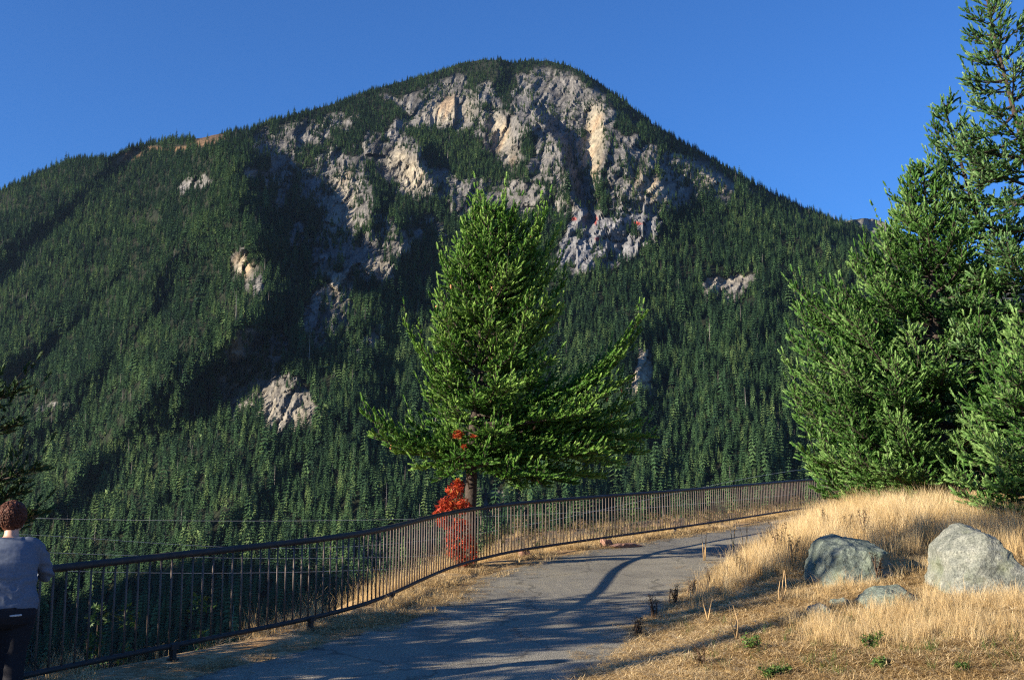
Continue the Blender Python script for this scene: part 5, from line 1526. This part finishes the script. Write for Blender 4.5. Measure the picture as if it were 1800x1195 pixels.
# knitted top with three quarter sleeves
def folds(c):
    z = c[:, 2]
    w = sstep(.80, .92, z) * (1 - sstep(1.02, 1.16, z))
    s = .006 * w * np.sin(46 * z + 9 * fbm(c[:, 0] * 5, z * 5, 1.0, 3) + 9 * c[:, 0]) + .007 * ridged(c[:, 0] * 5, z * 9, c[:, 1] * 4, 3)
    arm = sstep(.22, .27, np.abs(c[:, 0]))
    return s + arm * .005 * np.sin(90 * z + 30 * c[:, 1])
shirt = [torso([(0, .005, .795, .236, .175), (0, .004, .83, .243, .180), (0, .006, .90, .240, .176), (0, .012, .98, .226, .162), (0, .025, 1.08, .222, .160), (0, .042, 1.17, .224, .160), (0, .06, 1.25, .222, .145), (0, .070, 1.31, .205, .112), (0, .080, 1.35, .160, .088), (0, .090, 1.378, .105, .076)])]
for sh, el, wr, side in ((shR, elR, wrR, 1), (shL, elL, wrL, -1)):
    m_ = el * .35 + wr * .65
    shirt.append(limb(*smooth_line([sh - [.09 * side, 0, -.012], sh + [-.012 * side, 0, -.012], (sh + el) / 2, el, el * .7 + wr * .3, m_], [.062, .072, .070, .060, .056, .050], 18), 16))
link('shirt', fuse('shirt', shirt, .010, m_shirt, 6, folds), person)
# black jeans with a white edged hip pocket
def denim(c): return .004 * ridged(c[:, 0] * 6, c[:, 2] * 10, c[:, 1] * 6, 3) + .006 * np.sin(55 * c[:, 2]) * (1 - sstep(.16, .34, c[:, 2]))
jeans = [torso([(0, .0, .865, .228, .165), (0, -.004, .82, .238, .178), (0, -.012, .76, .236, .176), (0, -.008, .70, .215, .155), (0, 0, .66, .17, .11)])]
for h, k, a, s in ((hR, kR, aR, 1), (hL, kL, aL, -1)):
    jeans.append(limb(*smooth_line([h + [.004 * s, -.005, -.02], h * .6 + k * .4, k, k * .5 + a * .5, a + [0, 0, .02]], [.132, .126, .092, .082, .068], 18), 18))
jn = link('jeans', fuse('jeans', jeans, .010, m_jeans, 6, denim), person)
pk = link('pocket', None or np_mesh('pocket', *loft([((.045, -.181, .768), (0, 0, .007), (0, .004, 0)), ((.085, -.1825, .770), (0, 0, .008), (0, .004, 0)), ((.135, -.166, .772), (0, 0, .007), (0, .004, 0))], 10), m_white, True), person)
pk['label'] = 'white edge of the hip pocket'
for a in (aR, aL):
    link('shoe', np_mesh('shoe', *loft([(a + [0, -.07, -.055], (.036, 0, 0), (0, 0, .036)), (a + [0, -.02, -.045], (.045, 0, 0), (0, 0, .052)), (a + [0, .07, -.055], (.050, 0, 0), (0, 0, .042)), (a + [0, .15, -.066], (.046, 0, 0), (0, 0, .028)), (a + [0, .19, -.07], (.025, 0, 0), (0, 0, .016))], 18), m_shoe, True), person)
for s in (1, -1):
    bm = bmesh.new(); bmesh.ops.create_uvsphere(bm, u_segments=10, v_segments=8, radius=.012)
    em = bpy.data.meshes.new('eye'); bm.to_mesh(em); bm.free(); em.materials.append(m_eye)
    link('eye', em, person, hd(.032 * s, .080, .018))
# curly hair: a cap of many short curled locks
gh = np.random.default_rng(12)
cap = [loft([(hd(0, -.012, .128), hx * .045, hy * .05), (hd(0, -.014, .110), hx * .080, hy * .088), (hd(0, -.020, .065), hx * .096, hy * .106), (hd(0, -.030, .015), hx * .096, hy * .096), (hd(0, -.044, -.035), hx * .084, hy * .072), (hd(0, -.052, -.075), hx * .062, hy * .042), (hd(0, -.050, -.095), hx * .04, hy * .025)], 24)]
hair = link('hair', fuse('hair', cap, .008, m_hair, 3, lambda c: .012 * ridged(c[:, 0] * 22, c[:, 1] * 22, c[:, 2] * 22, 3)), person)
LV, LT, ln_ = [], [], 0
for i in range(620):
    d = gh.normal(size=3); d /= np.linalg.norm(d)
    if d[1] > .60 and d[2] < .55: continue
    if d[2] < -.75: continue
    r = np.array([.099, .108, .114])
    flow = np.array([d[0] * .5 + gh.normal() * .45, -.35 + gh.normal() * .4, -.75 + gh.normal() * .4])
    L0 = gh.uniform(.05, .10); ph = gh.random() * 6.28; amp = gh.uniform(.004, .010)
    q = []
    dd = d.copy()
    side = np.cross(d, flow); side /= np.linalg.norm(side) + 1e-9
    for t in np.linspace(0, 1, 9):
        dd = d + flow * (L0 * t / .105); dd /= np.linalg.norm(dd)
        w_ = amp * math.sin(ph + t * 9)
        lv = dd * (r + .004 + amp * .8 * math.sin(ph + 1.5 + t * 8) + .006 * t) + side * w_ + np.array([0, -.022, .020])
        q.append(hd(*lv))
    q = np.array(q)
    V, Q, T = tube_arrays(q, np.linspace(.0062, .0028, 9), 4)
    LV.append(V); LT.append(np.vstack([Q[:, [0, 1, 2]], Q[:, [0, 2, 3]], T]) + ln_); ln_ += len(V)
lk = link('lock', np_mesh('lock', np.vstack(LV), np.vstack(LT), m_hair, True), hair); lk['kind'] = 'stuff'
th = np.linspace(0, 2 * math.pi, 15)
ec = hd(.083, -.004, -.055)
link('earring', tube('earring', ec + np.outer(np.cos(th) * .016, hy) + np.outer(np.sin(th) * .022, [0, 0, 1.0]), .0022, m_gold, 6), person)
m_hz = bpy.data.materials.new('haze'); m_hz.use_nodes = True
nt = m_hz.node_tree; nt.nodes.remove(nt.nodes['Principled BSDF'])
pv = nt.nodes.new('ShaderNodeVolumePrincipled')
pv.inputs['Color'].default_value = (.17, .245, .37, 1)
pv.inputs['Density'].default_value = 2.0e-5
pv.inputs['Anisotropy'].default_value = .2
nt.links.new(pv.outputs[0], nt.nodes['Material Output'].inputs['Volume'])
lo, hi = np.full(3, 1e9), np.full(3, -1e9)
for o in (mountain, ground, valley, bpy.data.objects['ridge'], bpy.data.objects['hill']):
    c = np.array([o.matrix_world @ Vector(b) for b in o.bound_box]); lo = np.minimum(lo, c.min(0)); hi = np.maximum(hi, c.max(0))
lo -= (60, 60, 1.0); hi += (60, 60, 45)
haze = link('haze', box_mesh('haze', lo, hi, m_hz))
tag(haze, 'thin blue valley haze in front of the mountain', 'haze', None, 'stuff')
print('haze', lo, hi)
